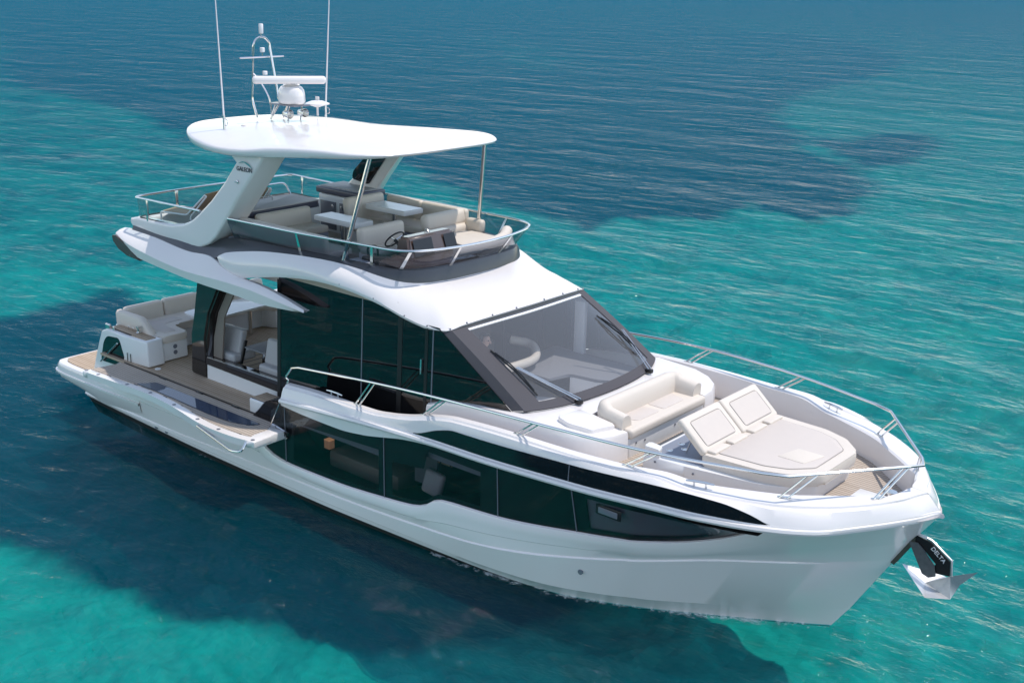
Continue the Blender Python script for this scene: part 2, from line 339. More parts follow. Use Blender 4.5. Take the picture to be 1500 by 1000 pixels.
def make_sea():
    me = bpy.data.meshes.new('sea'); n = 48; R = [0]+list(np.geomspace(6, 2600, 30)); V = []; F = []
    V.append((8, 0, SEA_Z))
    for r in R[1:]:
        for j in range(n): V.append((8+r*cos(2*pi*j/n), r*sin(2*pi*j/n), SEA_Z))
    for j in range(n): F.append((0, 1+j, 1+(j+1) % n))
    for i in range(len(R)-2):
        for j in range(n): a = 1+i*n; F.append((a+j, a+n+j, a+n+(j+1) % n, a+(j+1) % n))
    nv = len(V); Z2 = BED-1.5
    for v in V[:nv]: pass
    base = len(V); rim0 = 1+(len(R)-2)*n
    V += [(V[rim0+j][0], V[rim0+j][1], Z2) for j in range(n)]; V.append((8, 0, Z2))
    for j in range(n): F.append((rim0+j, base+j, base+(j+1) % n, rim0+(j+1) % n)); F.append((base+(j+1) % n, base+j, base+n))
    me.from_pydata(V, [], F); me.validate(); o = bpy.data.objects.new('sea', me); COL.objects.link(o); o['kind'] = 'structure'
    m = bpy.data.materials.new('sea_water'); m.use_nodes = True; t = m.node_tree; t.nodes.clear(); N = t.nodes.new; L = t.links.new
    out = N('ShaderNodeOutputMaterial'); tc = N('ShaderNodeTexCoord')
    def nz(scale, detail, rough, sx, sy, rz, dist=0, w=0):
        mp = N('ShaderNodeMapping'); mp.inputs['Rotation'].default_value = (0, 0, rz); mp.inputs['Scale'].default_value = (sx, sy, 1)
        q = N('ShaderNodeTexNoise'); q.inputs['Scale'].default_value = scale; q.inputs['Detail'].default_value = detail; q.inputs['Roughness'].default_value = rough
        q.inputs['Distortion'].default_value = dist; L(tc.outputs['Object'], mp.inputs[0]); L(mp.outputs[0], q.inputs[0]); return q
    ang = YAW-pi/2           # crests run roughly across the wind
    a = nz(.6, 4, .55, .7, 1.35, -ang+.28, .3); b = nz(1.7, 5, .62, .6, 1.35, -ang-.12, .5); c = nz(6.5, 4, .6, .75, 1.2, -ang+.5, .4)
    def mad(x, k, y=None):
        q = N('ShaderNodeMath'); q.operation = 'MULTIPLY_ADD' if y else 'MULTIPLY'; L(x, q.inputs[0]); q.inputs[1].default_value = k
        if y: L(y, q.inputs[2])
        return q.outputs[0]
    d = nz(.15, 4, .55, .7, 1.35, -ang+.1, .2)
    h = mad(d.outputs[0], 1.9, mad(c.outputs[0], .045, mad(b.outputs[0], .20, mad(a.outputs[0], .45))))
    bp = N('ShaderNodeBump'); bp.inputs['Strength'].default_value = 1; bp.inputs['Distance'].default_value = WAVE; L(h, bp.inputs['Height'])
    # facets seen on a rippled sea lean towards the viewer: Schlick with a softened grazing angle
    ge = N('ShaderNodeNewGeometry'); dt = N('ShaderNodeVectorMath'); dt.operation = 'DOT_PRODUCT'; L(bp.outputs[0], dt.inputs[0]); L(ge.outputs['Incoming'], dt.inputs[1])
    def mm(op, x, y=0.0):
        q = N('ShaderNodeMath'); q.operation = op
        for k, v in enumerate((x, y)):
            if isinstance(v, (int, float)): q.inputs[k].default_value = v
            else: L(v, q.inputs[k])
        return q.outputs[0]
    def vm(op, *a):
        q = N('ShaderNodeVectorMath'); q.operation = op
        for k, v in enumerate(a):
            sk = q.inputs['Scale'] if (op == 'SCALE' and k == 1) else q.inputs[k]
            if isinstance(v, (int, float)): sk.default_value = v
            else: L(v, sk)
        return q
    lean = mm('MULTIPLY', mm('POWER', mm('SUBTRACT', 1.0, mm('MAXIMUM', dt.outputs['Value'], 0.0)), 2.0), .60)
    nrm = vm('NORMALIZE', vm('ADD', bp.outputs[0], vm('SCALE', ge.outputs['Incoming'], lean).outputs[0]).outputs[0]).outputs[0]
    d2 = vm('DOT_PRODUCT', nrm, ge.outputs['Incoming'])
    c_ = mm('MINIMUM', mm('MAXIMUM', d2.outputs['Value'], 0.22), 1.0)
    frv = mm('ADD', mm('MULTIPLY', mm('POWER', mm('SUBTRACT', 1.0, c_), 5.0), .98), .02)
    gl = N('ShaderNodeBsdfGlossy'); gl.inputs['Roughness'].default_value = .06; L(nrm, gl.inputs['Normal'])
    tr = N('ShaderNodeBsdfTransparent'); tr.inputs[0].default_value = (.22, .91, .92, 1)
    df = N('ShaderNodeBsdfDiffuse'); df.inputs[0].default_value = (.002, .125, .165, 1); L(bp.outputs[0], df.inputs['Normal'])
    # refraction wobble: the seabed seen through the ripples
    rf = N('ShaderNodeMixShader'); rf.inputs[0].default_value = .86; L(df.outputs[0], rf.inputs[1]); L(tr.outputs[0], rf.inputs[2])
    va = N('ShaderNodeVolumeAbsorption'); va.inputs['Color'].default_value = (.0, .82, .85, 1); va.inputs['Density'].default_value = .33
    vs = N('ShaderNodeVolumeScatter'); vs.inputs['Color'].default_value = (.06, .55, .92, 1); vs.inputs['Density'].default_value = .052
    av = N('ShaderNodeAddShader'); L(va.outputs[0], av.inputs[0]); L(vs.outputs[0], av.inputs[1]); L(av.outputs[0], out.inputs['Volume'])
    mx = N('ShaderNodeMixShader'); L(frv, mx.inputs[0]); L(rf.outputs[0], mx.inputs[1]); L(gl.outputs[0], mx.inputs[2]); L(mx.outputs[0], out.inputs[0])
    me.materials.append(m)
WAVE = 1.15
make_sea()
# ------------------------------------------------------------ the yacht
Y = thing('motor_yacht', 'long white flybridge motor yacht with black side windows lying at anchor on the turquoise sea', 'yacht', (8.8, 0, 0))
# --- curves along the hull: (x, half-breadth) and (x, height)
RUBY = [(0.6, 2.5), (7, 2.5), (11, 2.47), (13.5, 2.42), (15, 2.27), (15.6, 2.12), (16.1, 1.93), (16.65, 1.58), (17.05, 1.03), (17.4, .45), (17.55, .16), (17.62, 0.02)]
RUBZ = [(7.2, 1.66), (8.6, 1.76), (9.7, 1.83), (10.9, 1.88), (11.7, 1.89), (13.4, 1.96), (15, 2.03), (17.62, 2.05)]
WBZ = [(0.6, .60), (1.3, .62), (1.8, .8), (2.3, 1.08), (6.35, 1.10), (6.55, .95), (6.8, .72), (7.1, .61), (7.5, .57), (8.6, .585), (9.8, .67), (10.35, .73), (10.62, .80), (10.95, 1.0), (11.3, 1.04), (12.1, 1.08), (13.4, 1.22), (14.3, 1.30), (14.8, 1.38), (15.3, 1.53), (15.8, 1.77), (16.2, 1.98), (16.4, 2.03), (17.62, 2.05)]
WLY = [(0.6, 2.2), (3, 2.34), (5, 2.42), (8, 2.41), (9.5, 2.33), (11, 2.22), (11.9, 2.12), (12.7, 1.98), (13.6, 1.64), (14.5, 1.17), (15.4, .62), (16.1, .2), (16.33, .02)]
XS = lambda z: interp([(-.8, 15.6), (-.3, 16.15), (-.08, 16.33), (.06, 16.42), (.41, 16.65), (1.2, 17.09), (1.66, 17.35), (1.94, 17.54), (2.05, 17.62)], z)
NS = 120
def srow(x0, zf, yf, xe, n=NS, shape=.8):
    """a hull row from x0 to its own stem end xe; zf(x), yf(x)"""
    out = []
    for i in range(n+1):
        s = i/n; s = 1-(1-s)**1.35; x = x0+(xe-x0)*s; out.append(Vector((x, -max(yf(x), .012), zf(x))))
    return out
STRZ = [(0.6, .16), (3.3, .19), (5.5, .25), (7.7, .30), (9, .33), (10.8, .43), (12, .55), (13.5, .80), (14.5, .98), (15.3, 1.12), (16.9, 1.25), (17.3, 1.3)]
CREZ = [(0.6, .50), (1.4, .52), (2.3, .84), (6.3, .86), (6.8, .50), (7.4, .42), (8.6, .42), (9.8, .49), (10.4, .55), (10.9, .72), (11.4, .82), (12.1, .88), (13.4, 1.03), (14.3, 1.10), (14.9, 1.17), (15.4, 1.32), (15.9, 1.58), (16.3, 1.83), (16.55, 1.93), (17.5, 1.97)]
STR2 = [(0.6, .36), (1.4, .38), (2.4, .54), (6.3, .56), (8, .38), (10.3, .50), (11.2, .65), (12, .74), (13.5, .94), (14.5, 1.04), (15.4, 1.24), (16.9, 1.55), (17.4, 1.6)]
def ylerp(x, z):
    """half breadth between waterline and rub line"""
    zr = interp(RUBZ, x) if x > 7.2 else 1.66
    # stem limit
    w = interp(WLY, x) if x < 16.33 else 0
    r = interp(RUBY, x); t = max(0, min(1, (z+.08)/(zr+.08)))
    if x < 11.5: k = min(1, t*3.2)**.6
    else:
        q = min(1, (x-11.5)/2.5); k = (1-q)*min(1, t*3.2)**.6+q*(t**.78)
    return w+(r-w)*k
def bowy(x, z):
    xe = XS(z); 
    if x >= xe: return 0
    if x < 14.2: return ylerp(x, z)
    # forward: blend shaped by distance to the stem at this height
    y0 = ylerp(14.2, z); u = (xe-x)/(xe-14.2); p = .95-.36*max(0, min(1, (z)/2.05))
    return y0*u**p if u < 1 else y0
def hy(zpts, off=0):
    return lambda x: bowy(x, interp(zpts, x))+off*max(0, min(1, (17.2-x)/1.2)) if x < 16.0 or True else 0
def hull():
    b = B(); rows = []
    def const(z): return lambda x: z
    rows.append([Vector((x, -.012, z)) for x, z in [(r.x, interp([(0.6, -.75), (9, -.95), (13, -.7), (15.6, -.17)], r.x)) for r in srow(0.75, const(0), const(1), 15.6)]])
    rows.append(srow(0.75, lambda x: interp([(.7, -.35), (12, -.35), (14, -.2), (16.2, -.125)], x), lambda x: bowy(x, -.08)*(.96-.25*max(0, min(1, (x-10.5)/4)))*max(0, min(1, (16.1-x)/.8)), 16.08))
    def R(zp, off, zoff=0):
        xe = XS(interp(zp, 17)+zoff)
        for _ in range(6): xe = XS(interp(zp, xe)+zoff)
        return srow(0.75, lambda x: interp(zp, x)+zoff, lambda x: max(.012, bowy(x, interp(zp, x)+zoff)+off*max(0, min(1, (xe-x)/1.2))), xe)
    CH = [(.6, .06), (7, .03), (9, .015), (11, 0.0), (12.3, -.06), (13, -.10), (16.5, -.10)]
    CN = [(.6, .12), (9, .10), (12, .09), (14, .13), (15.5, .2), (16.5, .27)]
    rows.append(R(CH, -.012, -.012)); bt = len(rows)-1
    rows.append(R(CH, .0)); rows.append(R(CN, .0, -.01)); rows.append(R(CN, .022, .012))
    rows.append(R(STRZ, .012, -.022)); rows.append(R(STRZ, -.012, .0)); rows.append(R(STRZ, -.008, .03))
    rows.append(R(STR2, .0, 0)); rows.append(R(STR2, .018, .02))
    rows.append(R(CREZ, .022, -.01)); rows.append(R(CREZ, .032, .03))
    rows.append(R(WBZ, .03, -.05)); rows.append(R(WBZ, .018, -.015)); rows.append(R(WBZ, -.02, .0))
    V = grid(b, rows)
    b.faces.ensure_lookup_table()
    for i, f in enumerate(b.faces):
        xm = f.calc_center_median().x
        if max(v.co.z-interp(CH, v.co.x) for v in f.verts) < .002: f.material_index = 1
    # stern transom
    col = [r[0] for r in V]; ctr = [b.verts.new((.75, 0, v.co.z)) for v in col]
    for i in range(len(col)-1): b.faces.new((col[i], col[i+1], ctr[i+1], ctr[i]))
    mirror_y(b)
    return finish(b, 'hull', ['hullw', 'boot'], Y, smooth=28)
H = hull()
def hp(x, z, off=0): return Vector((x, -(bowy(x, z)+off), z))
# --- topsides: skirt, rub rail, small window band, bulwark
X0 = 7.28
BTZ = [(7.28, 1.93), (7.9, 1.97), (8.5, 1.985), (9.4, 2.0), (9.83, 2.055), (10.2, 2.13), (10.65, 2.25), (11.2, 2.34), (12.4, 2.385), (13.9, 2.385), (14.6, 2.41), (15.15, 2.335), (15.9, 2.33), (17.5, 2.32)]
BTY = [(7.28, 2.37), (9, 2.38), (11, 2.36), (13, 2.33), (14.2, 2.24), (15.0, 2.1), (15.6, 1.92), (16.1, 1.72), (16.6, 1.35), (17.0, .88), (17.25, .45), (17.42, .02)]
BIY = [(7.28, 2.24), (9, 2.25), (11, 2.23), (13, 2.18), (14.2, 2.04), (15.0, 1.83), (15.6, 1.58), (16.1, 1.32), (16.5, .98), (16.9, .62), (17.15, .36), (17.19, .02)]
def topsides():
    b = B(); n = NS
    def row(yf, zf, xe):
        r = srow(X0, zf, yf, xe, n)
        for p in r: p.y = -max(.002, abs(p.y)*min(1, max(0, (xe-p.x)/.14))**.5)
        return r
    ry = lambda o: (lambda x: interp(RUBY, x)+o*min(1, (17.62-x)*6) if x < 17.62 else .012)
    rz = lambda o: (lambda x: interp(RUBZ, x)+o)
    sk = [(7.28, 1.57), (7.9, 1.54), (8.7, 1.53), (9.3, 1.585), (9.8, 1.68), (10.15, 1.75), (10.6, 1.80), (11.2, 1.83)]
    skz = lambda x: min(interp(sk, x), interp(RUBZ, x)-.04) if x < 11.2 else interp(RUBZ, x)-.04
    bo = lambda x: interp(BTY, x); 
    rows = [row(ry(-.06), skz, 17.58), row(ry(-.01), lambda x: skz(x)+.012, 17.6), row(ry(0), lambda x: max(skz(x)+.02, interp(RUBZ, x)-.035), 17.62),
            row(ry(.03), rz(-.03), 17.66), row(ry(.045), rz(0), 17.68), row(ry(.03), rz(.035), 17.66), row(ry(-.005), rz(.045), 17.63)]
    # band window recess between these two rows is glazed separately
    wb = lambda x: interp(RUBZ, x)+.06
    wt = lambda x: interp([(10.3, 0), (10.5, .03), (10.9, .17), (11.25, .245), (12.4, .25), (13.8, .255), (15, .25), (15.55, .21), (15.9, .12), (16.15, 0)], x)+interp(RUBZ, x)+.06
    rows += [row(ry(-.012), wb, 17.62), row(lambda x: interp(RUBY, x)-(.028 if 10.35 < x < 16.1 else .014), lambda x: wb(x)+.004, 17.61),
             row(lambda x: interp(RUBY, x)-(.034 if 10.35 < x < 16.1 else .018), lambda x: max(wt(x), wb(x)+.012)-.004, 17.60), row(lambda x: interp(RUBY, x)-.02, lambda x: max(wt(x), wb(x)+.012), 17.6)]
    def mid(t, o): return row(lambda x: (interp(RUBY, x)-.02)*(1-t)+bo(x)*t+o*min(1, max(0, 17.5-x)*2), lambda x: max(wt(x), wb(x)+.012)*(1-t)+interp(BTZ, x)*t, 17.6*(1-t)+17.42*t)
    rows += [mid(.35, .02), mid(.75, .03), row(lambda x: bo(x)+.02*min(1, (17.42-x)*3), lambda x: interp(BTZ, x)-.03, 17.44), row(bo, lambda x: interp(BTZ, x)-.004, 17.42)]
    iy = lambda o: (lambda x: max(.012, interp(BIY, x)+o))
    rows += [row(iy(.04), lambda x: interp(BTZ, x)+.006, 17.22), row(iy(0), lambda x: interp(BTZ, x)-.015, 17.19), row(iy(-.03), lambda x: interp(DKZ, x)-.01, 17.12)]
    grid(b, rows); V0 = [r[0] for r in rows]
    capf(b, [b.verts.new(p) for p in V0])
    for f in b.faces: f.material_index = 0
    mirror_y(b)
    o = finish(b, 'bulwark', ['gel'], Y, smooth=30)
    # black glass band above the rub rail
    for sgn in (-1, 1):
        b = B(); xs = [10.4+(16.12-10.4)*i/70 for i in range(71)]
        g = [[Vector((x, sgn*(interp(RUBY, x)-.016), wb(x)+.003+(max(wt(x), wb(x)+.012)-wb(x)-.006)*t)) for x in xs] for t in (0, .5, 1)]
        grid(b, g); w = finish(b, 'upper_hull_window', 'gloss_black', Y)
        for xd in (13.35,):
            tb('divider', 'midgrey', w, [(xd, sgn*(interp(RUBY, xd)-.014), wb(xd)+.01), (xd+.01, sgn*(interp(RUBY, xd)-.014), wt(xd)-.01)], .008, 6)
    return o
DKZ = [(7.2, 1.30), (8.2, 1.45), (9, 1.62), (10, 1.74), (11, 1.85), (12.2, 1.94), (17.2, 1.96)]
M['gloss_black'] = mat('gloss_black_glass', (.008, .009, .011), .03, spec=.55)
topsides()
# --- hull windows: real panes with the cabins dimly behind them
def zt(x):
    sk = [(6.4, 1.5), (7.28, 1.57), (7.9, 1.54), (8.7, 1.53), (9.3, 1.585), (9.8, 1.68), (10.15, 1.75), (10.6, 1.80), (11.2, 1.83)]
    return (min(interp(sk, x), interp(RUBZ, x)-.04) if x < 11.2 else interp(RUBZ, x)-.04) if x > 7.28 else interp([(6.38, 1.11), (6.6, 1.3), (6.9, 1.56), (7.28, 1.60)], x)
for sgn in (-1, 1):
    b = B(); xs = [6.4+(16.15-6.4)*i/110 for i in range(111)]
    def wy(x, z): return sgn*(bowy(x, z)-.012)
    rows = []
    for t in (0, .33, .66, 1):
        r = []
        for x in xs:
            z0 = interp(WBZ, x)-.002; z1 = max(z0+.004, zt(x)+.008); z = z0+(z1-z0)*t; y0 = bowy(x, z0)-.015; y1 = interp(RUBY, x)-.03
            r.append(Vector((x, sgn*(y0+(y1-y0)*t), z)))
        rows.append(r)
    grid(b, rows); hw = finish(b, 'hull_window', 'hullglass', Y)
    for xd in (7.37, 9.77, 12.1, 13.42):
        z0 = interp(WBZ, xd); z1 = zt(xd)
        tb('divider', 'midgrey', hw, [(xd, sgn*(bowy(xd, z0)-.008), z0), (xd-.02, sgn*(interp(RUBY, xd)-.024), z1)], .009, 6)
    # cabin lining: black frit round each pane leaves an opening; a dark cabin behind
    def frit(x0, x1, zf0, zf1, nm='window_frit', m='black', off=.03):
        b = B(); r0, r1 = [], []
        for i in range(25):
            x = x0+(x1-x0)*i/24; za, zb = zf0(x), zf1(x); y0 = bowy(x, interp(WBZ, x))-off; y1 = interp(RUBY, x)-off-.01; Z0 = interp(WBZ, x); Z1 = max(Z0+.01, zt(x))
            yy = lambda z: sgn*(y0+(y1-y0)*(z-Z0)/(Z1-Z0)); r0.append(Vector((x, yy(za), za))); r1.append(Vector((x, yy(zb), zb)))
        grid(b, [r0, r1]); return finish(b, nm, m, hw)
    lo = lambda x: interp(WBZ, x); hi = lambda x: zt(x)
    openings = [(7.55, 9.62, .07, lambda x: interp([(7.55, 1.34), (9.62, 1.43)], x)), (9.93, 11.75, .07, lambda x: interp([(9.93, 1.32), (10.62, 1.40), (10.63, 1.70), (11.75, 1.68)], x)), (13.62, 15.55, .09, lambda x: interp([(13.62, 1.83), (14.6, 1.84), (15.3, 1.80), (15.55, 1.76)], x))]
    last = 6.45
    for (xa, xb, m0, ztop) in openings:
        frit(last, xa, lo, hi); frit(xa, xb, lo, lambda x: lo(x)+m0); frit(xa, xb, ztop, hi); last = xb
    frit(last, 16.1, lo, hi)
    # cabin volume
    b = B(); xs = lin(6.6, 16.0, 40)
    grid(b, [[Vector((x, sgn*(interp(RUBY, x)-.1), min(zt(x), 1.9))) for x in xs], [Vector((x, sgn*max(.1, interp(WLY, x)-1.0), min(zt(x), 1.85))) for x in xs], [Vector((x, sgn*max(.1, interp(WLY, x)-1.0), interp(WBZ, x)-.25)) for x in xs], [Vector((x, sgn*(bowy(x, interp(WBZ, x))-.1), interp(WBZ, x)-.02)) for x in xs]])
    finish(b, 'cabin_lining', 'darkint', Y)
    # blinds, bed, lamp
    def panel(x0, x1, z0, z1, y, nm, m, par):
        b = B(); f0 = z0 if callable(z0) else (lambda x: z0); f1 = z1 if callable(z1) else (lambda x: z1); xs = lin(x0, x1, 14)
        def gy(x, z): Z0 = interp(WBZ, x); Z1 = max(Z0+.01, zt(x)); y0 = bowy(x, Z0)-y; return sgn*(y0+(interp(RUBY, x)-y-.01-y0)*(z-Z0)/(Z1-Z0))
        grid(b, [[Vector((x, gy(x, f0(x)), f0(x))) for x in xs], [Vector((x, gy(x, f1(x)), f1(x))) for x in xs]]); return finish(b, nm, m, par)
    panel(7.6, 9.6, lambda x: interp([(7.6, 1.27), (9.6, 1.27)], x), lambda x: 1.44, .12, 'roller_blind', 'blind', Y)
    panel(10.6, 11.75, 1.56, 1.76, .12, 'roller_blind', 'blind', Y)
    panel(13.6, 15.6, lambda x: lo(x)+.04, lambda x: min(1.88, zt(x)-.03), .07, 'roller_blind', 'blind', Y)
    if sgn < 0:
        bx('bed', 'warmwall', Y, (8.7, -1.65, .62), (1.7, .6, .3), .05)
        lm = bx('bedside_lamp', 'lampside', Y, (7.72, -1.82, .80), (.14, .12, .15), .006); bx('lamp_top', 'lampglow', lm, (7.72, -1.82, .882), (.142, .122, .012), .003)
        bx('pillow', 'greyvinyl', Y, (10.45, -2.05, .98), (.36, .14, .42), .06, 3, rot=(0, .25, .2))
        bx('cabinet_front', 'blind', Y, (10.05, -1.8, 1.0), (.5, .05, .5), .01)
        fr = bx('porthole_hatch', 'black', Y, (13.98, -(interp(RUBY, 13.98)-.08), 1.72), (.42, .02, .15), .012)
        bx('hatch_plate', 'midgrey', fr, (13.98, -(interp(RUBY, 13.98)-.062), 1.72), (.32, .012, .09), .008)
# ------------------------------------------------------------ decks and platform
def sheet(name, m, x0, x1, yf, zf, n=60, th=.02, parent=Y):
    b = B(); xs = lin(x0, x1, n); rows = [[Vector((x, yf(x)*t, zf(x))) for x in xs] for t in (-1, -.5, 0, .5, 1)]
    grid(b, rows); solid(b, th); return finish(b, name, m, parent)
sheet('foredeck', 'teakgrey', 7.25, 17.15, lambda x: interp(BIY, x)-.02, lambda x: interp(DKZ, x)+.002)
sheet('cockpit_deck', 'teak', 1.5, 7.30, lambda x: 2.40, lambda x: 1.185, 8, .04)
for sg in (-1, 1):
    bx('deck_edge', 'gel', Y, (4.7, sg*2.45, 1.10), (4.9, .09, .13), .015)
# swim platform with its rounded quarter and rubbing strake
def plat():
    half = [(2.95, -2.5), (1.6, -2.53), (.7, -2.54), (.12, -2.53), (-.12, -2.46), (-.20, -2.28), (-.22, -1.5), (-.24, -.7)]
    P = cr_path([(a, c, 0) for a, c in half]+[(-.25, 0, 0)], 5)
    P = P+[Vector((p.x, -p.y, 0)) for p in P[-2::-1]]
    def lvl(z, ins, aft=0, up=0):
        out = []
        for p in P:
            k = max(0, min(1, (2.95-p.x)/1.0)); zz = z+(up*max(0, (1.2-p.x)/1.3) if p.x < 1.2 else 0)
            out.append(Vector((p.x+(ins+aft)*max(0, min(1, (1.5-p.x)/1.2)), p.y*(1-ins/2.5) if True else p.y, zz)))
        return out
    b = B(); rows = [lvl(.66, .16), lvl(.675, .10), lvl(.655, .03), lvl(.60, 0), lvl(.505, -.005), lvl(.495, -.035), lvl(.455, -.035), lvl(.445, -.0), lvl(.36, .01, .05, .0), lvl(.22, .07, .35, .06), lvl(.10, .12, .75, .10)]
    grid(b, rows); bot = rows[-1]; V = [b.verts.new(p) for p in bot]; capf(b, V)
    finish(b, 'swim_platform', 'gel', Y, smooth=40)
    b = B(); tp = [(p.x, p.y) for p in lvl(.66, .15)]
    prism(b, tp, .64, .684, 0); finish(b, 'platform_teak', 'teak', Y)
plat()
# riser between platform and cockpit, and aft moulding under the sofa
pr('cockpit_riser', 'gel', Y, fan2([(1.35, -1.95), (1.7, -1.95), (1.7, 2.3), (1.35, 2.3)], .05), .66, 1.2, .02)
pr('aft_moulding', 'sofawhite', Y, fan2([(1.28, -1.9), (1.62, -1.92), (1.62, 1.95), (1.28, 1.9)], .06), .70, 1.64, .03)
# mooring station with wing, one each side
for sg in (-1, 1):
    ms = thing and None
    b = B()
    prof = [(1.0, .66), (1.12, .95), (1.30, 1.40), (1.42, 1.62), (1.6, 1.70), (2.15, 1.69), (3.02, 1.72), (3.06, 1.2), (2.2, 1.16), (1.7, .66)]
    A = [b.verts.new((x+(.03 if z > 1.3 else 0), sg*2.31, z)) for x, z in prof]; C_ = [b.verts.new((x, sg*1.93, z)) for x, z in prof]
    b.faces.new(A); b.faces.new(C_[::-1])
    for i in range(len(A)): b.faces.new((A[i], A[(i+1) % len(A)], C_[(i+1) % len(A)], C_[i]))
    bmesh.ops.recalc_face_normals(b, faces=b.faces)
    bmesh.ops.bevel(b, geom=b.edges[:], offset=.035, segments=3, profile=.5, affect='EDGES', clamp_overlap=True)
    ms = finish(b, 'mooring_station', 'sofawhite', Y)
    b = B(); g = [(1.36, .98), (1.52, 1.42), (1.66, 1.56), (2.08, 1.60), (2.24, 1.20), (1.9, 1.0)]
    pts = fillet([(x, sg*2.318, z) for x, z in g], .09, 4, True); V = [b.verts.new(p) for p in pts]; b.faces.new(V)
    bmesh.ops.recalc_face_normals(b, faces=b.faces); bmesh.ops.solidify(b, geom=b.faces[:], thickness=.012); finish(b, 'wing_window', 'gloss_black', ms)
    tb('strut', 'steel', ms, [(1.42, sg*2.36, .98), (2.08, sg*2.36, 1.50)], .018, 8)
    pr('station_top', 'teak', ms, fan2([(1.66, sg*2.22), (2.92, sg*2.24), (2.92, sg*2.0), (1.66, sg*2.0)], .03), 1.70, lambda x, y: 1.725, .004)
    b = B(); lathe(b, [(.055, 0), (.055, .02), (.03, .04), (.03, .10), (.05, .12), (.05, .14)], (2.42, sg*2.07, 1.72), 16); finish(b, 'winch', 'steel', ms)
    b = B(); box(b, (1.62, sg*2.25, 1.72), (.16, .05, .14), .02, 3); finish(b, 'fairlead', 'steel', ms); bx('roller_post', 'steel', ms, (1.83, sg*2.25, 1.72), (.05, .05, .12), .015)
    for xx in (2.05, 2.2): tb('cleat_horn', 'steel', ms, fillet([(xx, sg*2.07, 1.72), (xx, sg*2.07, 1.79), (xx+.07, sg*2.07, 1.79)], .02), .009, 6)
    if sg < 0:
        for xx in (2.36, 2.47): tb('drain_handle', 'black', ms, [(xx, -2.325, 1.19), (xx, -2.325, 1.36)], .008, 6)
# ------------------------------------------------------------ fold-down side balcony (starboard down, port up)
BAL = [(2.30, -2.42), (2.22, -3.22), (2.6, -3.20), (3.3, -3.15), (4.0, -3.10), (4.7, -3.13), (5.3, -3.20), (5.9, -3.30), (6.4, -3.34), (7.0, -3.31), (7.46, -3.22), (7.40, -2.80), (7.10, -2.46), (6.9, -2.42)]
def balc():
    out = [(a, c) for a, c in BAL]
    P = cr_path([(a, c, 0) for a, c in BAL[1:11]], 4); o2 = [(2.32, -2.425)]+[(p.x, p.y) for p in P]+[(7.44, -2.84), (7.12, -2.47), (6.9, -2.425)]
    b = B(); prism(b, o2, 1.055, 1.175, .02, 3); bl = finish(b, 'side_balcony', 'gel', Y)
    inn = [(2.36, -2.44)]+[(p.x+(.05 if i == 0 else 0), p.y+.15) for i, p in enumerate(P[:-2])]+[(7.2, -3.0), (7.2, -2.75), (7.02, -2.5), (6.86, -2.44)]
    gl = [(3.80, -2.70), (3.72, -2.86), (4.1, -2.93), (4.8, -2.98), (5.5, -3.03), (6.1, -3.07), (6.6, -3.03), (6.93, -2.83), (6.95, -2.68)]
    gl = [(3.84, -2.66), (3.62, -2.95), (4.2, -2.93), (4.8, -2.93), (5.3, -2.95), (5.9, -2.97), (6.5, -2.93), (6.86, -2.80), (6.92, -2.66)]
    # teak with the glass let in
    b = B(); prism(b, inn, 1.165, 1.186, .003, 1); finish(b, 'balcony_teak', 'teakgrey', bl)
    g2 = fan2(gl, .07, 4); b = B(); prism(b, [(x, y) for x, y in fan2([(gl[0][0]-.02, gl[0][1]+.015)]+[(x, y-.015) for x, y in gl[1:-1]]+[(gl[-1][0]+.02, gl[-1][1]+.015)], .07, 4)], 1.18, 1.189, 0); finish(b, 'glass_seal', 'black', bl)
    b = B(); prism(b, g2, 1.185, 1.193, 0); fg = finish(b, 'floor_glass', 'gloss_blue', bl)
    for i in (0, 4, 9, 13, 18, 24, 29, 35):
        i = min(i, len(P)-1); b = B(); lathe(b, [(.035, 0), (.035, .006), (.02, .008)], (P[i].x+.02, P[i].y+.07, 1.175), 12); finish(b, 'fastener', 'midgrey', bl)
    tb('boarding_rail', 'steel', bl, fillet([(6.05, -3.34, 1.12), (7.1, -3.42, .98), (7.3, -3.36, 1.0), (7.28, -3.24, 1.14)], .08, 5), .022, 10)
    for xx in (3.72, 4.88, 5.95): bx('hinge', 'black', bl, (xx, -2.435, 1.192), (.22, .05, .012), .004)
    bx('hinge_slot', 'black', bl, (4.65, -2.411, 1.19), (4.55, .022, .012), 0)
    b = B(); tube(b, [(7.12, -2.62, 1.18), (7.28, -2.52, 1.62)], .012, 6); tube(b, [(7.02, -2.5, 1.16), (7.42, -2.46, 1.08)], .035, 8); tube(b, [(7.05, -2.6, 1.12), (7.42, -2.5, 1.0)], .03, 8); finish(b, 'hinge_arm', 'steel', bl)
    b = B(); box(b, (7.28, -2.86, 1.10), (.30, .62, .16), .03, 2); finish(b, 'end_bracket', 'gel', bl)
M['gloss_blue'] = mat('tinted_floor_glass', (.035, .055, .10), .04, spec=.9)
balc()
b = B(); P = cr_path([(a, 0, 1.18-(c+2.42)) for a, c in BAL[1:11]], 4)
V = [(2.3, 1.14)]+[(p.x, p.z) for p in P]+[(7.3, 1.14)]
A = [b.verts.new((x, 2.47, z)) for x, z in V]; A2 = [b.verts.new((x, 2.37, z)) for x, z in V]; b.faces.new(A); b.faces.new(A2[::-1])
for i in range(len(A)): b.faces.new((A[i], A[(i+1) % len(A)], A2[(i+1) % len(A)], A2[i]))
PB = finish(b, 'side_balcony', 'gel', Y, label='raised white side balcony on the far side')
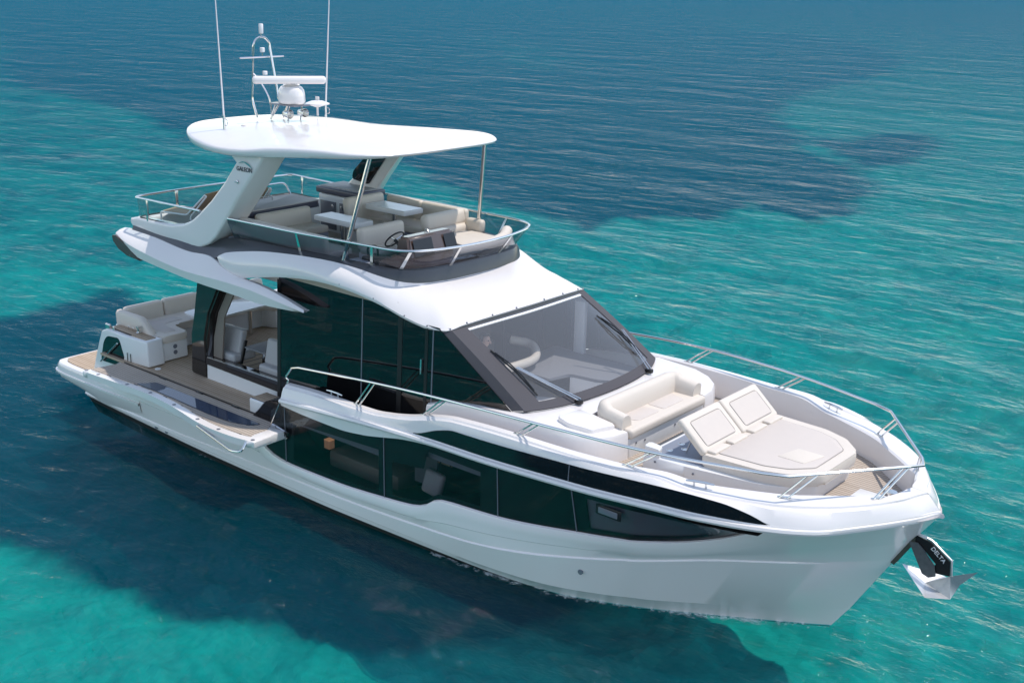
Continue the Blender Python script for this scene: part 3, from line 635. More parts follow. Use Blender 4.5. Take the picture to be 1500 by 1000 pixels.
# cover where the balcony hinge meets the hull window
b = B(); V = [(6.95, 1.12), (7.0, 1.42), (7.3, 1.60), (8.05, 1.56), (7.85, 1.36), (7.5, 1.22)]; vv = [b.verts.new((x, -2.485, z)) for x, z in V]; b.faces.new(vv); bmesh.ops.solidify(b, geom=b.faces[:], thickness=.01)
# transparent guard plate
finish(b, 'hinge_guard', 'clearglass', Y)
# bulwark end moulding and step
bx('boarding_step', 'sofawhite', Y, (6.68, -2.18, 1.29), (.85, .40, .28), .035, 3)
bx('step_teak', 'teak', Y, (6.68, -2.18, 1.437), (.78, .34, .012), .003)

# ------------------------------------------------------------ salon
M['gloss_brown'] = mat('gloss_dark_brown', (.022, .018, .017), .05, spec=.8)
ARC = [(5.08, 3.68), (5.25, 3.56), (5.5, 3.45), (6.1, 3.55), (6.7, 3.67), (7.3, 3.75), (7.9, 3.78), (8.5, 3.74), (9.1, 3.63), (9.6, 3.48), (10.0, 3.40), (10.45, 3.40)]
sheet('salon_floor', 'oak', 3.9, 10.6, lambda x: 1.80, lambda x: 1.24, 4, .03)
bx('flybridge_underside', 'sofawhite', Y, (5.9, 0, 3.44), (7.4, 3.3, .12), .02)
bx('flybridge_deck', 'teakgrey', Y, (5.8, 0, 3.62), (7.2, 3.55, .10), .0)
sgy = lambda z: 1.87-(z-1.2)*.045
def flat(name, m, P, sg, th=.03, parent=Y, off=0):
    b = B(); V = [b.verts.new((x, sg*(sgy(z)+off), z)) for x, z in P]; b.faces.new(V); bmesh.ops.recalc_face_normals(b, faces=b.faces)
    f = list(b.faces)[0]
    if f.normal.y*sg < 0: f.normal_flip()
    a = V; c = [b.verts.new((v.co.x, v.co.y-sg*th, v.co.z)) for v in V]; b.faces.new(c[::-1])
    for i in range(len(a)): b.faces.new((a[i], c[i], c[(i+1) % len(a)], a[(i+1) % len(a)]))
    return finish(b, name, m, parent)
for sg in (-1, 1):
    top = [(x, interp(ARC, x)+.03) for x in lin(10.28, 6.44, 24)]
    bot = [(x, (1.2 if x < 7.2 else interp(DKZ, x)-.02) if x < 10.2 else interp([(10.2, 2.18), (10.5, 2.32), (10.9, 2.38), (11.8, 2.47)], x)) for x in (6.44, 7.1, 8, 9, 9.7, 10.19, 10.2, 10.5, 10.9, 11.4, 11.8)]
    sgl = flat('salon_side_glass', 'darkglass', bot+top, sg, .008)
    for xd, z0, z1, w, mm in ((8.57, 1.5, 3.72, .012, 'midgrey'), (9.45, 1.6, 3.55, .05, 'black'), (10.03, 1.7, 3.40, .03, 'black'), (10.17, 1.8, 3.38, .012, 'midgrey'), (6.45, 1.24, 3.5, .045, 'black')):
        flat('window_mullion', mm, [(xd-w, z0), (xd+w, z0), (xd+w, z1), (xd-w, z1)], sg, .02, sgl, .006)
    flat('door_handle', 'steel', [(9.93, 2.62), (9.96, 2.62), (9.96, 2.86), (9.93, 2.86)], sg, .03, sgl, .03)
    # sloping C pillar, sill and lower panel
    if sg < 0 or True:
        cp = [(3.80, 1.19), (4.30, 1.17), (4.31, 1.56), (4.30, 1.97), (4.46, 2.48), (5.04, 3.42), (4.25, 3.42), (4.12, 3.0), (3.98, 2.4), (3.86, 2.0)]
        b = B(); a = [b.verts.new((x, sg*1.86, z)) for x, z in cp]; c = [b.verts.new((x+.10, sg*1.62, z)) for x, z in cp]; b.faces.new(a); b.faces.new(c[::-1])
        for i in range(len(a)): b.faces.new((a[i], a[(i+1) % len(a)], c[(i+1) % len(a)], c[i]))
        bmesh.ops.recalc_face_normals(b, faces=b.faces); bmesh.ops.bevel(b, geom=[e for e in b.edges if abs(abs(e.verts[0].co.y)-abs(e.verts[1].co.y)) < .01 and min(abs(v.co.y) for v in e.verts) > 1.8], offset=.035, segments=2, affect='EDGES', clamp_overlap=True)
        cpl = finish(b, 'c_pillar', 'gloss_brown', Y)
        flat('inner_lining', 'warmwall', [(4.40, 1.62), (4.42, 2.0), (4.56, 2.5), (5.10, 3.4), (5.3, 3.4), (4.74, 2.45), (4.66, 1.62)], sg, .03, Y, -.10)
        flat('window_sill', 'gloss_brown', [(4.30, 1.47), (6.43, 1.44), (6.43, 1.64), (4.30, 1.61)], sg, .16)
        flat('sill_track', 'steel', [(4.34, 1.605), (6.42, 1.635), (6.42, 1.65), (4.34, 1.62)], sg, .05, Y, .003)
        flat('lower_side_panel', 'sofawhite', [(4.31, 1.18), (6.44, 1.18), (6.44, 1.46), (4.31, 1.49)], sg, .05, Y, -.02)
# ------------------------------------------------------------ windshield
WL = lambda y: 12.39-.03*(y/.9)**2*.6-.155*(abs(y)/1.73)**4-.17*(abs(y)/1.73)**2
WU = lambda y: 10.60-.07*(abs(y)/1.2)**2-.04*(abs(y)/1.7)**4
def wpt(u, v, off=0):
    """u -1..1 across, v 0 bottom..1 top"""
    yl, yu = 1.74*u, 1.69*u; xl, xu = WL(yl), WU(yu); zl, zu = 2.5-.0*abs(u), 3.50-.07*abs(u)**3
    n = Vector((.5, 0, .86)); return Vector((xl+(xu-xl)*v, yl+(yu-yl)*v, zl+(zu-zl)*v))+n*(off+.05*sin(pi*v)*(1-u*u*.6))
def wsurf(name, m, u0, u1, v0, v1, off, th, nu=24, nv=8, par=Y):
    b = B(); grid(b, [[wpt(u0(v0+(v1-v0)*j/nv)+(u1(v0+(v1-v0)*j/nv)-u0(v0+(v1-v0)*j/nv))*i/nu, v0+(v1-v0)*j/nv, off) for i in range(nu+1)] for j in range(nv+1)])
    if th: solid(b, th)
    return finish(b, name, m, par)
k = lambda c: (lambda v: c)
gu = lambda v: .83+.02*v
ws = wsurf('windshield', 'windshield', lambda v: -gu(v), lambda v: gu(v), .075, .93, .0, 0)
wsurf('frame_side', 'pillargrey', k(-1), lambda v: -gu(v), 0, 1, .012, .03, 4, 8, ws)
wsurf('frame_side', 'pillargrey', lambda v: gu(v), k(1), 0, 1, .012, .03, 4, 8, ws)
wsurf('frame_bottom', 'pillargrey', lambda v: -gu(v), lambda v: gu(v), 0, .078, .012, .03, 24, 2, ws)
wsurf('frame_top', 'grey', lambda v: -gu(v), lambda v: gu(v), .945, 1.0, .012, .03, 24, 2, ws)
wsurf('top_glint', 'whitetrim', lambda v: -gu(v), lambda v: gu(v), .925, .947, .010, .02, 24, 1, ws)  # white strip painting a sun reflection along the top of the glass
M_ = None
for sg in (-1, 1):  # side pillar between windscreen and side glass
    b = B(); rows = [[wpt(sg, v, .012) for v in lin(0, 1, 9)], [Vector((11.80+(10.24-11.80)*v, sg*(1.79+.0*v-.02*v), 2.47+(3.42-2.47)*v)) for v in lin(0, 1, 9)], [Vector((11.72+(10.16-11.72)*v, sg*(1.70-.02*v), 2.47+(3.42-2.47)*v)) for v in lin(0, 1, 9)]]
    grid(b, rows); solid(b, .01); finish(b, 'windshield_pillar', 'pillargrey', Y)
# wipers
for sg, (a0, a1) in ((-1, (.30, .72)), (1, (-.62, -.18))):
    pass
def wiper(base, elbow, blade0, blade1):
    b = B()
    bx0 = bx('wiper', 'black', Y, base, (.12, .08, .07), .012)
    tb('arm', 'steel', bx0, [Vector(base)+Vector((0, -.02, .03)), elbow], .012, 6); tb('arm', 'steel', bx0, [Vector(base)+Vector((0, .045, .03)), Vector(elbow)+Vector((0, .04, 0))], .010, 6)
    B0, B1, E_ = Vector(blade0), Vector(blade1), Vector(elbow)
    tb('blade', 'rubber', bx0, [B0, B0.lerp(B1, .5)+Vector((.02, 0, .03)), B1], .014, 6)
    tb('blade_frame', 'black', bx0, [B0.lerp(B1, .08)+Vector((.01, 0, .02)), B0.lerp(B1, .35)+Vector((.03, 0, .06)), B0.lerp(B1, .65)+Vector((.03, 0, .06)), B0.lerp(B1, .92)+Vector((.01, 0, .02))], .012, 6)
for q in (((12.37, -.90, 2.53), wpt(-.80, .42, .06), wpt(-.85, .66, .03), wpt(-.81, .13, .03)), ((12.33, 1.05, 2.53), wpt(.81, .42, .06), wpt(.69, .66, .03), wpt(.75, .12, .03))): wiper(*q)
# ------------------------------------------------------------ coachroof in front of the windscreen
def zc(x, y): return interp([(10.2, 2.2), (10.5, 2.33), (10.9, 2.39), (11.8, 2.48), (12.4, 2.49), (12.9, 2.44), (13.4, 2.38)], x)
def coach():
    out = [(10.15, -1.90), (10.6, -1.91), (11.2, -1.92), (12.0, -1.91), (12.7, -1.88), (13.0, -1.80), (13.22, -1.62), (13.34, -1.35), (13.38, -1.06), (12.70, -1.06)]
    O = [Vector((x, y, 0)) for x, y in out]; inn = [(10.15, -1.80), (10.6, -1.80), (11.2, -1.80), (11.85, -1.78), (WL(-1.6), -1.6), (WL(-1.35), -1.35), (WL(-1.2), -1.2), (WL(-1.12), -1.12), (WL(-1.08), -1.08), (WL(-1.06), -1.06)]
    b = B(); half = []
    r0 = [Vector((x-.02, y, zc(x, y)-.015)) for x, y in inn]; r3 = [Vector((x, y, zc(x, y)-.02)) for x, y in out]
    rm = [r0[i].lerp(r3[i], .5)+Vector((0, 0, .012)) for i in range(len(out))]
    r4 = [Vector((x+(.015 if x > 12.8 else 0), y-.02, zc(x, y)-.07)) for x, y in out]; r5 = [Vector((x+(.03 if x > 12.8 else 0), y-.035, interp(DKZ, x)-.02)) for x, y in out]
    r5[-1].y = -1.06; r4[-1].y = -1.06; r4[-1].x = r5[-1].x = 12.70
    r5[-2].y = r4[-2].y = -1.06
    grid(b, [r0, rm, [r3[i]-Vector((0, 0, 0)) for i in range(len(out))], r4, r5])
    mirror_y(b)
    ys = lin(-1.06, 1.06, 13)   # centre strip behind the sofa
    grid(b, [[Vector((WL(y)-.02, y, zc(WL(y), y)-.015)) for y in ys], [Vector((12.45, y, 2.50)) for y in ys] if False else [Vector((12.55, y, 2.475)) for y in ys], [Vector((12.70, y, 2.45)) for y in ys], [Vector((12.70, y, 2.2)) for y in ys]])
    return finish(b, 'coachroof', 'gel', Y, smooth=40)
coach()
for sg in (-1, 1):
    pr('side_locker', 'gel', Y, fan2([(12.55, sg*1.12), (13.22, sg*1.12), (13.10, sg*1.55), (12.75, sg*1.66), (12.5, sg*1.6)], .06), 2.35, lambda x, y: zc(x, y)+.045, .02, 3)
for xx, yy in ((10.9, 1.86), (11.6, 1.86)): pass
# ------------------------------------------------------------ flybridge: roof, coaming, wings
OUT = [(5.06, -2.03, 3.70), (5.2, -2.06, 3.58), (5.5, -2.06, 3.455), (6.1, -2.05, 3.56), (6.7, -2.04, 3.675), (7.3, -2.03, 3.755), (7.9, -2.01, 3.785), (8.5, -1.97, 3.745), (9.1, -1.91, 3.635), (9.6, -1.84, 3.485), (10.05, -1.79, 3.405), (10.42, -1.74, 3.41), (WU(1.5)+.07, -1.5, 3.475), (WU(1.1)+.07, -1.1, 3.51), (WU(.6)+.07, -.6, 3.53), (WU(0)+.07, 0, 3.535)]
INN = [(5.10, -2.01, 3.74), (5.3, -1.99, 3.82), (5.7, -1.95, 3.90), (6.2, -1.92, 3.98), (6.7, -1.90, 4.03), (7.3, -1.87, 4.07), (7.9, -1.80, 4.075), (8.4, -1.73, 4.04), (8.8, -1.66, 3.98), (9.1, -1.53, 3.92), (9.30, -1.34, 3.885), (9.42, -1.1, 3.87), (9.47, -.85, 3.865), (9.50, -.6, 3.86), (9.52, -.3, 3.86), (9.53, 0, 3.86)]
def roof():
    o = cr_path(OUT, 5); i_ = cr_path(INN, 5); n = len(o); b = B(); rows = []
    def nrm(j):
        f = max(0, min(1, (o[j].x-8.8)/1.3)); return Vector((.25*f, -(1-f), .25+.75*f))
    ts = (0, .06, .2, .4, .6, .8, 1)
    rows.append([o[j]+Vector((-.10 if j > n*.7 else 0, .14 if j < n*.7 else .02, -.035 if j < n*.7 else -.045)) for j in range(n)])
    rows.append([o[j]+Vector((-.03 if j > n*.7 else 0, .02, -.045)) for j in range(n)])
    for t in ts: rows.append([o[j].lerp(i_[j], t)+nrm(j)*(.055*sin(pi*t)*min(1, j/6)) for j in range(n)])
    grid(b, rows); mirror_y(b); return finish(b, 'flybridge_roof', 'gel', Y, smooth=50)
rf = roof()
o = cr_path(OUT, 5)
for j in (8, 16, 21, 27, 33, 39, 45, 50, 56, 61, 67, 72):     # small drain studs along the roof edge
    for sg in (-1, 1):
        q = o[j]; bx('stud', 'midgrey', rf, (q.x-.01, -sg*q.y*.0+sg*abs(q.y+.012), q.z+.012), (.022, .022, .03), .004)
LOW = [(2.28, -2.02, 3.60), (3.2, -2.03, 3.56), (4.2, -2.03, 3.56), (4.8, -2.03, 3.62), (5.10, -2.005, 3.72), (5.3, -1.985, 3.81)]+INN[2:]
UPP = [(2.28, -1.93, 3.84), (3.2, -1.93, 3.78), (4.0, -1.90, 3.80), (4.6, -1.80, 3.90), (5.0, -1.73, 3.985), (5.4, -1.73, 4.03), (5.7, -1.75, 4.05), (6.2, -1.775, 4.07), (6.7, -1.78, 4.085), (7.3, -1.73, 4.10), (7.9, -1.66, 4.10), (8.4, -1.61, 4.095), (8.8, -1.57, 4.09), (9.05, -1.49, 4.085), (9.24, -1.32, 4.08), (9.35, -1.1, 4.075), (9.40, -.85, 4.07), (9.43, -.6, 4.07), (9.45, -.3, 4.07), (9.46, 0, 4.07)]
def coaming():
    n = len(INN)-2; L = LOW[:6]+INN[2:]; U = UPP
    L = cr_path(L, 4); U = cr_path(U, 4); b = B(); m = min(len(L), len(U)); L, U = L[:m], U[:m]
    inn = [u+Vector((-.08 if u.x > 9.1 else 0, .08 if u.y < -.5 else 0, -.0)) for u in U]; dn = [v+Vector((-.02, .01, 0)) for v in inn]
    for v in dn: v.z = 3.66
    grid(b, [L, [L[j].lerp(U[j], .5)+Vector((.01, -.01 if U[j].y < -.1 else 0, 0)) for j in range(m)], U, [U[j].lerp(inn[j], .5)+Vector((0, 0, .012)) for j in range(m)], inn, dn]); mirror_y(b)
    return finish(b, 'flybridge_coaming', 'grey', Y, smooth=40)
coaming()
# white aft wing under the flybridge
def wing():
    T = [(2.08, 3.78), (3, 3.75), (4.2, 3.66), (4.75, 3.69), (5.0, 3.66), (5.25, 3.56), (5.7, 3.47), (6.3, 3.43), (6.8, 3.35), (7.45, 3.20)]
    TY = [(2.08, 1.99), (4.75, 2.03), (5.3, 2.08), (6.3, 2.08), (7.45, 2.06)]
    CZ = [(2.08, 3.70), (2.5, 3.60), (2.96, 3.52), (3.94, 3.41), (4.47, 3.38), (5.4, 3.39), (6.13, 3.36), (6.7, 3.29), (7.45, 3.17)]; CY = [(2.08, 2.2), (2.6, 2.27), (5, 2.28), (6.5, 2.2), (7.45, 2.08)]
    BZ = [(2.08, 3.62), (2.35, 3.45), (2.86, 3.34), (3.6, 3.27), (4.7, 3.20), (5.45, 3.18), (6.55, 3.12), (7.2, 3.13), (7.45, 3.16)]
    xs = lin(2.08, 7.45, 60); b = B(); r = []
    r.append([Vector((x, -(interp(TY, x)-.12), interp(T, x)-.03)) for x in xs]); r.append([Vector((x, -interp(TY, x), interp(T, x))) for x in xs])
    r.append([Vector((x, -(interp(TY, x)*.45+interp(CY, x)*.55), interp(T, x)*.4+interp(CZ, x)*.6+.025*min(1, (7.45-x)))) for x in xs])
    r.append([Vector((x, -(interp(CY, x)-.012), interp(CZ, x)+.012)) for x in xs]); r.append([Vector((x, -interp(CY, x), interp(CZ, x)-.008)) for x in xs])
    r.append([Vector((x, -(interp(CY, x)-.03), interp(BZ, x)+.01)) for x in xs]); r.append([Vector((x, -(interp(CY, x)-.06), interp(BZ, x))) for x in xs])
    r.append([Vector((x, -(1.85 if x < 6.6 else 1.95), interp(BZ, x)+.03)) for x in xs])
    V = grid(b, r); capf(b, [b.verts.new(q[0]) for q in r])
    b2 = b.copy(); bmesh.ops.scale(b2, vec=(1, -1, 1), verts=b2.verts); ww = {-1: finish(b, 'aft_wing', 'gel', Y, smooth=30), 1: finish(b2, 'aft_wing', 'gel', Y, smooth=30)}
    bx('aft_overhang', 'gel', Y, (2.42, 0, 3.60), (.66, 4.0, .28), .06, 4)
    for sg in (-1, 1):
        b = B(); C2 = [(2.03, 3.66), (2.06, 3.55), (2.22, 3.42), (2.5, 3.33), (2.95, 3.30), (2.72, 3.42), (2.55, 3.53), (2.35, 3.61), (2.15, 3.68)]
        prs = [b.verts.new((x, sg*2.262, z)) for x, z in C2]; pr2 = [b.verts.new((x, sg*1.98, z)) for x, z in C2]; b.faces.new(prs); b.faces.new(pr2[::-1])
        for i in range(len(prs)): b.faces.new((prs[i], prs[(i+1) % len(prs)], pr2[(i+1) % len(prs)], pr2[i]))
        bmesh.ops.recalc_face_normals(b, faces=b.faces); bmesh.ops.bevel(b, geom=b.edges[:], offset=.012, segments=2, affect='EDGES', clamp_overlap=True)
        finish(b, 'wing_end_cap', 'brown', ww[sg])
wing()
# radar arch legs
def arch(sg):
    O_ = [(2.17, 3.97), (2.16, 3.86), (2.27, 3.79), (3.0, 3.73), (3.5, 3.69), (4.0, 3.69), (4.4, 3.74), (4.68, 3.86), (4.88, 4.02), (5.15, 4.34), (5.5, 4.78), (5.9, 5.22), (6.25, 5.62), (5.20, 5.62), (5.48, 5.42), (5.15, 5.04), (4.75, 4.66), (4.37, 4.36), (4.15, 4.21), (3.89, 4.11), (3.5, 4.04), (3.0, 4.02), (2.4, 4.02)]
    I_ = [(x+(.0 if z < 4.0 else .20*min(1, (z-4.0)/.5)) if (x > 4.6 and i < 13) else x, z) for i, (x, z) in enumerate(O_)]
    b = B(); a = [b.verts.new((x, sg*(1.92-.10*max(0, z-4)*.5), z)) for x, z in O_]; c = [b.verts.new((x, sg*(1.66 if x < 3.9 else 1.48), z)) for x, z in I_]
    b.faces.new(a); b.faces.new(c[::-1])
    for i in range(len(a)): b.faces.new((a[i], a[(i+1) % len(a)], c[(i+1) % len(a)], c[i]))
    bmesh.ops.recalc_face_normals(b, faces=b.faces)
    es = [e for e in b.edges if abs(e.verts[0].co.y-e.verts[1].co.y) < .15]
    bmesh.ops.bevel(b, geom=es, offset=.05, segments=4, profile=.5, affect='EDGES', clamp_overlap=True)
    ar = finish(b, 'arch_leg', 'gel', Y, smooth=32)
    if sg > 0:
        b = B(); W_ = [(4.86, 4.72), (5.18, 4.68), (5.86, 5.42), (5.86, 5.5), (5.62, 5.5)]; W_ = [(4.80, 4.68), (5.28, 4.62), (6.05, 5.52), (5.62, 5.54), (4.84, 4.84)]
        p3 = fillet([(x, 1.465, z) for x, z in W_], .07, 4, True); b.faces.new([b.verts.new(p) for p in p3]); bmesh.ops.solidify(b, geom=b.faces[:], thickness=.01); finish(b, 'arch_window', 'gloss_black', ar)
    b = B(); lathe(b, [(.03, 0), (.03, .01), (.012, .02), (.012, .05)], (5.55, sg*1.875, 5.10), 10, axis=(0, sg, 0)); finish(b, 'arch_light', 'steel', ar)
    return ar
AR = {sg: arch(sg) for sg in (-1, 1)}
# hardtop
def hardtop():
    HW = [(3.0, .45), (3.06, .8), (3.22, 1.12), (3.5, 1.42), (3.85, 1.67), (4.25, 1.84), (4.8, 1.96), (5.4, 1.99), (6.0, 1.97), (6.6, 1.93), (7.2, 1.90), (7.8, 1.86), (8.2, 1.76), (8.5, 1.56), (8.7, 1.3), (8.79, 1.0), (8.83, .6)]
    half = [(2.98, 0)]+HW+[(8.84, 0)]
    P = cr_path([(x, -y, 0) for x, y in half], 4); P = P+[Vector((p.x, -p.y, 0)) for p in P[-2:0:-1]]
    ZL = [(2.9, 5.72), (3.6, 5.66), (4.3, 5.58), (5.3, 5.55), (6.3, 5.61), (7, 5.68), (8, 5.76), (8.85, 5.81)]; ZU = [(2.9, 5.84), (3.6, 5.80), (4.3, 5.73), (5.2, 5.675), (5.8, 5.70), (6.5, 5.79), (7.2, 5.85), (8, 5.885), (8.85, 5.88)]
    cx = 5.9
    def ring(s, zf, ins=0):
        out = []
        for p in P:
            d = Vector((p.x-cx, p.y, 0)); q = Vector((cx, 0, 0))+Vector((d.x*s, d.y*s, 0)); q.z = zf(p, q); out.append(q)
        return out
    U = lambda p: interp(ZU, p.x); Lz = lambda p: interp(ZL, p.x)
    cz = lambda x: interp([(2.9, 5.86), (3.6, 5.90), (4.6, 5.93), (6, 5.93), (7.5, 5.95), (8.85, 5.90)], x)
    side = lambda p: abs(p.y)/2.0
    def top(s): return lambda p, q: U(p)+(cz(q.x)+.0-U(p))*(1-s**3.0)
    b = B(); rows = [ring(.0001, lambda p, q: 5.80), ring(.6, lambda p, q: 5.76+0*Lz(p)), ring(.88, lambda p, q: Lz(p)*.5+5.76*.5 if side(p) > .6 else Lz(p)), ring(.965, lambda p, q: Lz(p)-.005), ring(.985, lambda p, q: Lz(p)+.008), ring(.997, lambda p, q: Lz(p)*.65+U(p)*.35), ring(1, lambda p, q: Lz(p)*.35+U(p)*.65), ring(.996, lambda p, q: U(p)-.012), ring(.985, lambda p, q: U(p)+.004)]
    for s in (.96, .9, .8, .65, .5, .3, .12, .0001): rows.append(ring(s, top(s)))
    grid(b, rows, closeu=True); return finish(b, 'hardtop', 'gel', Y, smooth=45, merge=1e-4)
hardtop()
for sg in (-1, 1):
    tb('hardtop_strut', 'steel', Y, [(8.0, sg*1.66, 4.05), (8.10, sg*1.60, 4.5), (8.38, sg*1.39, 5.80)], .038, 12)
# ------------------------------------------------------------ rails
bowr = [(7.24, -2.30, 1.92), (7.28, -2.30, 1.99), (7.20, -2.30, 2.02), (7.36, -2.30, 2.22), (7.55, -2.30, 2.27), (9.4, -2.34, 2.47), (11, -2.37, 2.60), (12.7, -2.34, 2.675), (14.4, -2.13, 2.685), (15.9, -1.72, 2.69), (16.2, -1.58, 2.69), (17.20, -.22, 2.69), (17.33, -.04, 2.69)]
r1 = fillet(bowr[:5], .05, 4)+cr_path([bowr[4]]+bowr[5:10], 5)[1:]+[Vector(bowr[10])]
r1 = r1+fillet([bowr[10], bowr[11], bowr[12]], .05, 3)[1:]
full = r1+[Vector((p.x, -p.y, p.z)) for p in r1[-2::-1]]
br = tb('bow_rail', 'steel', Y, full, .021, 10)
def railpt(x):
    for a, c in zip(r1[8:], r1[9:]):
        if a.x <= x <= c.x: return a.lerp(c, (x-a.x)/(c.x-a.x))
    return r1[-1]
for (fx, tx, dd) in ((8.95, 9.35, .09), (10.45, 10.93, .1), (12.28, 12.66, .1), (14.08, 14.48, .1), (16.06, 16.36, .09), (16.98, 17.16, .05)):
    for sg in (-1, 1):
        for q in (0, dd):
            foot = Vector((fx+q, -(interp(BTY, fx+q)*.42+interp(BIY, fx+q)*.58), interp(BTZ, fx+q)+.0)); t = railpt(tx+q)
            f = Vector((foot.x, sg*abs(foot.y), foot.z)); t = Vector((t.x, sg*abs(t.y), t.z)); tb('stanchion', 'steel', br, [f, t], .013, 8)
        bx('base_plate', 'steel', br, (fx+dd/2, sg*abs(foot.y), interp(BTZ, fx)+.008), (.17, .045, .012), .004, rot=(0, 0, -sg*math.atan2(interp(BTY, fx)-interp(BTY, fx+.3), .3)))
def cleat(x, y, z, rz, s=1):
    b = B(); c = Vector((x, y, z)); R = Euler((0, 0, rz)).to_matrix()
    tube(b, [c+R @ Vector((-.19*s, 0, .075)), c+R @ Vector((-.08*s, 0, .085)), c+R @ Vector((.08*s, 0, .085)), c+R @ Vector((.19*s, 0, .075))], [.012, .018, .018, .012], 8)
    cl = finish(b, 'cleat', 'steel', Y)
    for k_ in (-.08, .08): q = c+R @ Vector((k_*s, 0, 0)); tb('cleat_leg', 'steel', cl, [q, q+Vector((0, 0, .085))], .013, 8)
for sg in (-1, 1):
    cleat(8.45, sg*2.31, 1.98, 0); cleat(15.15, sg*1.95, 2.33, -sg*.32)
    b = B()
    for xx in (7.48, 7.58, 7.68):
        lathe(b, [(.024, 0), (.024, .012), (.014, .016)], (xx, sg*2.43, 1.80), 12, axis=(0, sg, 0)); finish(b, 'courtesy_light', 'midgrey', Y); b = B()
    b.free()
    for xx, zz, mm in ((12.9, 2.18+.06, 'midgrey'),):
        b = B(); lathe(b, [(.035, 0), (.035, .014), (.02, .02)], (xx, sg*(interp(BTY, xx)+.048), zz+.03), 12, axis=(0, sg, 0)); finish(b, 'hull_fitting', 'steel', Y)
    for xx, zz, r_ in ((3.38, .11, .045), (3.73, .12, .045), (13.4, .52, .04)):
        b = B(); lathe(b, [(r_, 0), (r_, .02), (r_*.5, .02)], (xx, sg*(bowy(xx, zz)-.005), zz), 14, axis=(0, sg, 0)); finish(b, 'through_hull', 'midgrey', Y)
# ------------------------------------------------------------ foredeck sofa
def cushion(name, m, parent, c, s, bev=.05, rot=None, seg=4, **k): return bx(name, m, parent, c, s, bev, seg, rot, **k)
sb = pr('foredeck_sofa', 'sofawhite', Y, fan2([(12.70, -1.04), (13.40, -1.04), (13.40, 1.04), (12.70, 1.04)], .04), 1.94, 2.24, .02)
cushion('seat_cushion', 'cushion', sb, (13.14, 0, 2.31), (.60, 2.06, .15), .05)
for sg in (-1, 1):
    pr('seat_panel', 'pad', sb, fan2([(12.97, sg*.06), (13.28, sg*.06), (13.28, sg*.62), (12.97, sg*.74)], .04), 2.38, 2.391, .004)
# backrest wraps round both ends
def uback():
    path = fillet([(13.30, -.97, 0), (12.84, -.97, 0), (12.84, .97, 0), (13.30, .97, 0)], .16, 5); b = B()
    rows = []; n = len(path)
    for i, p in enumerate(path):
        t = ((path[min(i+1, n-1)]-path[max(i-1, 0)])).normalized(); o_ = Vector((t.y, -t.x, 0))*-1; e = min(1, min(i, n-1-i)/2.0); h = .20+.10*e
        sec = [(-.11, 0), (-.115, h*.6), (-.09, h*.92), (-.03, h), (.04, h*.97), (.085, h*.8), (.12, h*.35), (.13, 0)]
        rows.append([p+o_*-a+Vector((0, 0, 2.37+z)) for a, z in sec])
    V = grid(b, rows); capf(b, V[0]); capf(b, V[-1][::-1]); return finish(b, 'back_cushion', 'cushion', sb, smooth=60)
uback()
for yy, zz in ((-.85, 2.14), (-.62, 2.12), (.2, 2.13), (.75, 2.16)):
    b = B(); lathe(b, [(.017, 0), (.017, .008)], (13.402, yy, zz), 10, axis=(1, 0, 0)); finish(b, 'snap_fitting', 'midgrey', sb)
bx('foredeck_hatch_shade', 'mat_grey', Y, (13.72, 0, 1.968), (.55, 1.35, .014), .005)  # dark grey panel paints the backrests' shadow over the teak hatch
# ------------------------------------------------------------ sun pad island
isl = [(13.78, -1.26), (14.5, -1.22), (15.5, -1.05), (15.84, -.88), (16.11, -.55), (16.11, .55), (15.84, .88), (15.5, 1.05), (14.5, 1.22), (13.78, 1.26)]
si = pr('sunpad_island', 'sofawhite', Y, fan2(isl, .06, 3), 1.94, 2.20, .03, 3)
for sg in (-1, 1):
    pr('side_wing', 'sofawhite', si, fan2([(13.80, sg*1.24), (14.06, sg*1.24), (14.02, sg*1.10), (13.78, sg*1.06)], .03), 2.15, 2.33, .03, 3)
pr('cup_tray', 'navyside', si, fan2([(13.86, -1.06), (14.66, -1.06), (14.66, 1.06), (13.86, 1.06)], .04), 2.18, 2.215, .006)
for sg in (-1, 1):
    for xx, yy in ((14.02, .92), (14.16, .74), (14.02, .60)):
        b = B(); lathe(b, [(.05, 0), (.05, .006), (.04, .007), (.04, .001)], (xx, sg*yy, 2.215), 16); finish(b, 'cup_holder', 'steel', si)
padl = [(14.62, -1.07), (15.50, -1.01), (15.88, -.86), (16.20, -.52), (16.20, .52), (15.88, .86), (15.50, 1.01), (14.62, 1.07)]
pad = pr('sun_pad', 'cushion', si, fan2(padl, .07, 4), 2.20, 2.385, .055, 4)
def inset(P, d, c=(15.4, 0)): return [(c[0]+(x-c[0])*(1-d/.8), c[1]+(y-c[1])*(1-d/1.0)) for x, y in P]
pr('pad_top', 'pad', pad, fan2(inset(padl, .17), .06, 4), 2.375, 2.394, .006)
pi_ = fan2(inset(padl, .165), .06, 4); tb('piping', 'piping', pad, [(x, y, 2.388) for x, y in pi_]+[(*pi_[0], 2.388)], .006, 6)
pr('step_panel', 'cushion', pad, fan2([(15.45, -.42), (15.85, -.42), (15.95, .02), (15.55, .02)], .02), 2.39, 2.399, .003)
for y0 in (-1.0, -.5, .08, .56):
    cushion('pad_tab', 'cushion', pad, (14.72, y0+.22, 2.40), (.16, .40, .05), .02)
th = math.atan2(.34, .46)
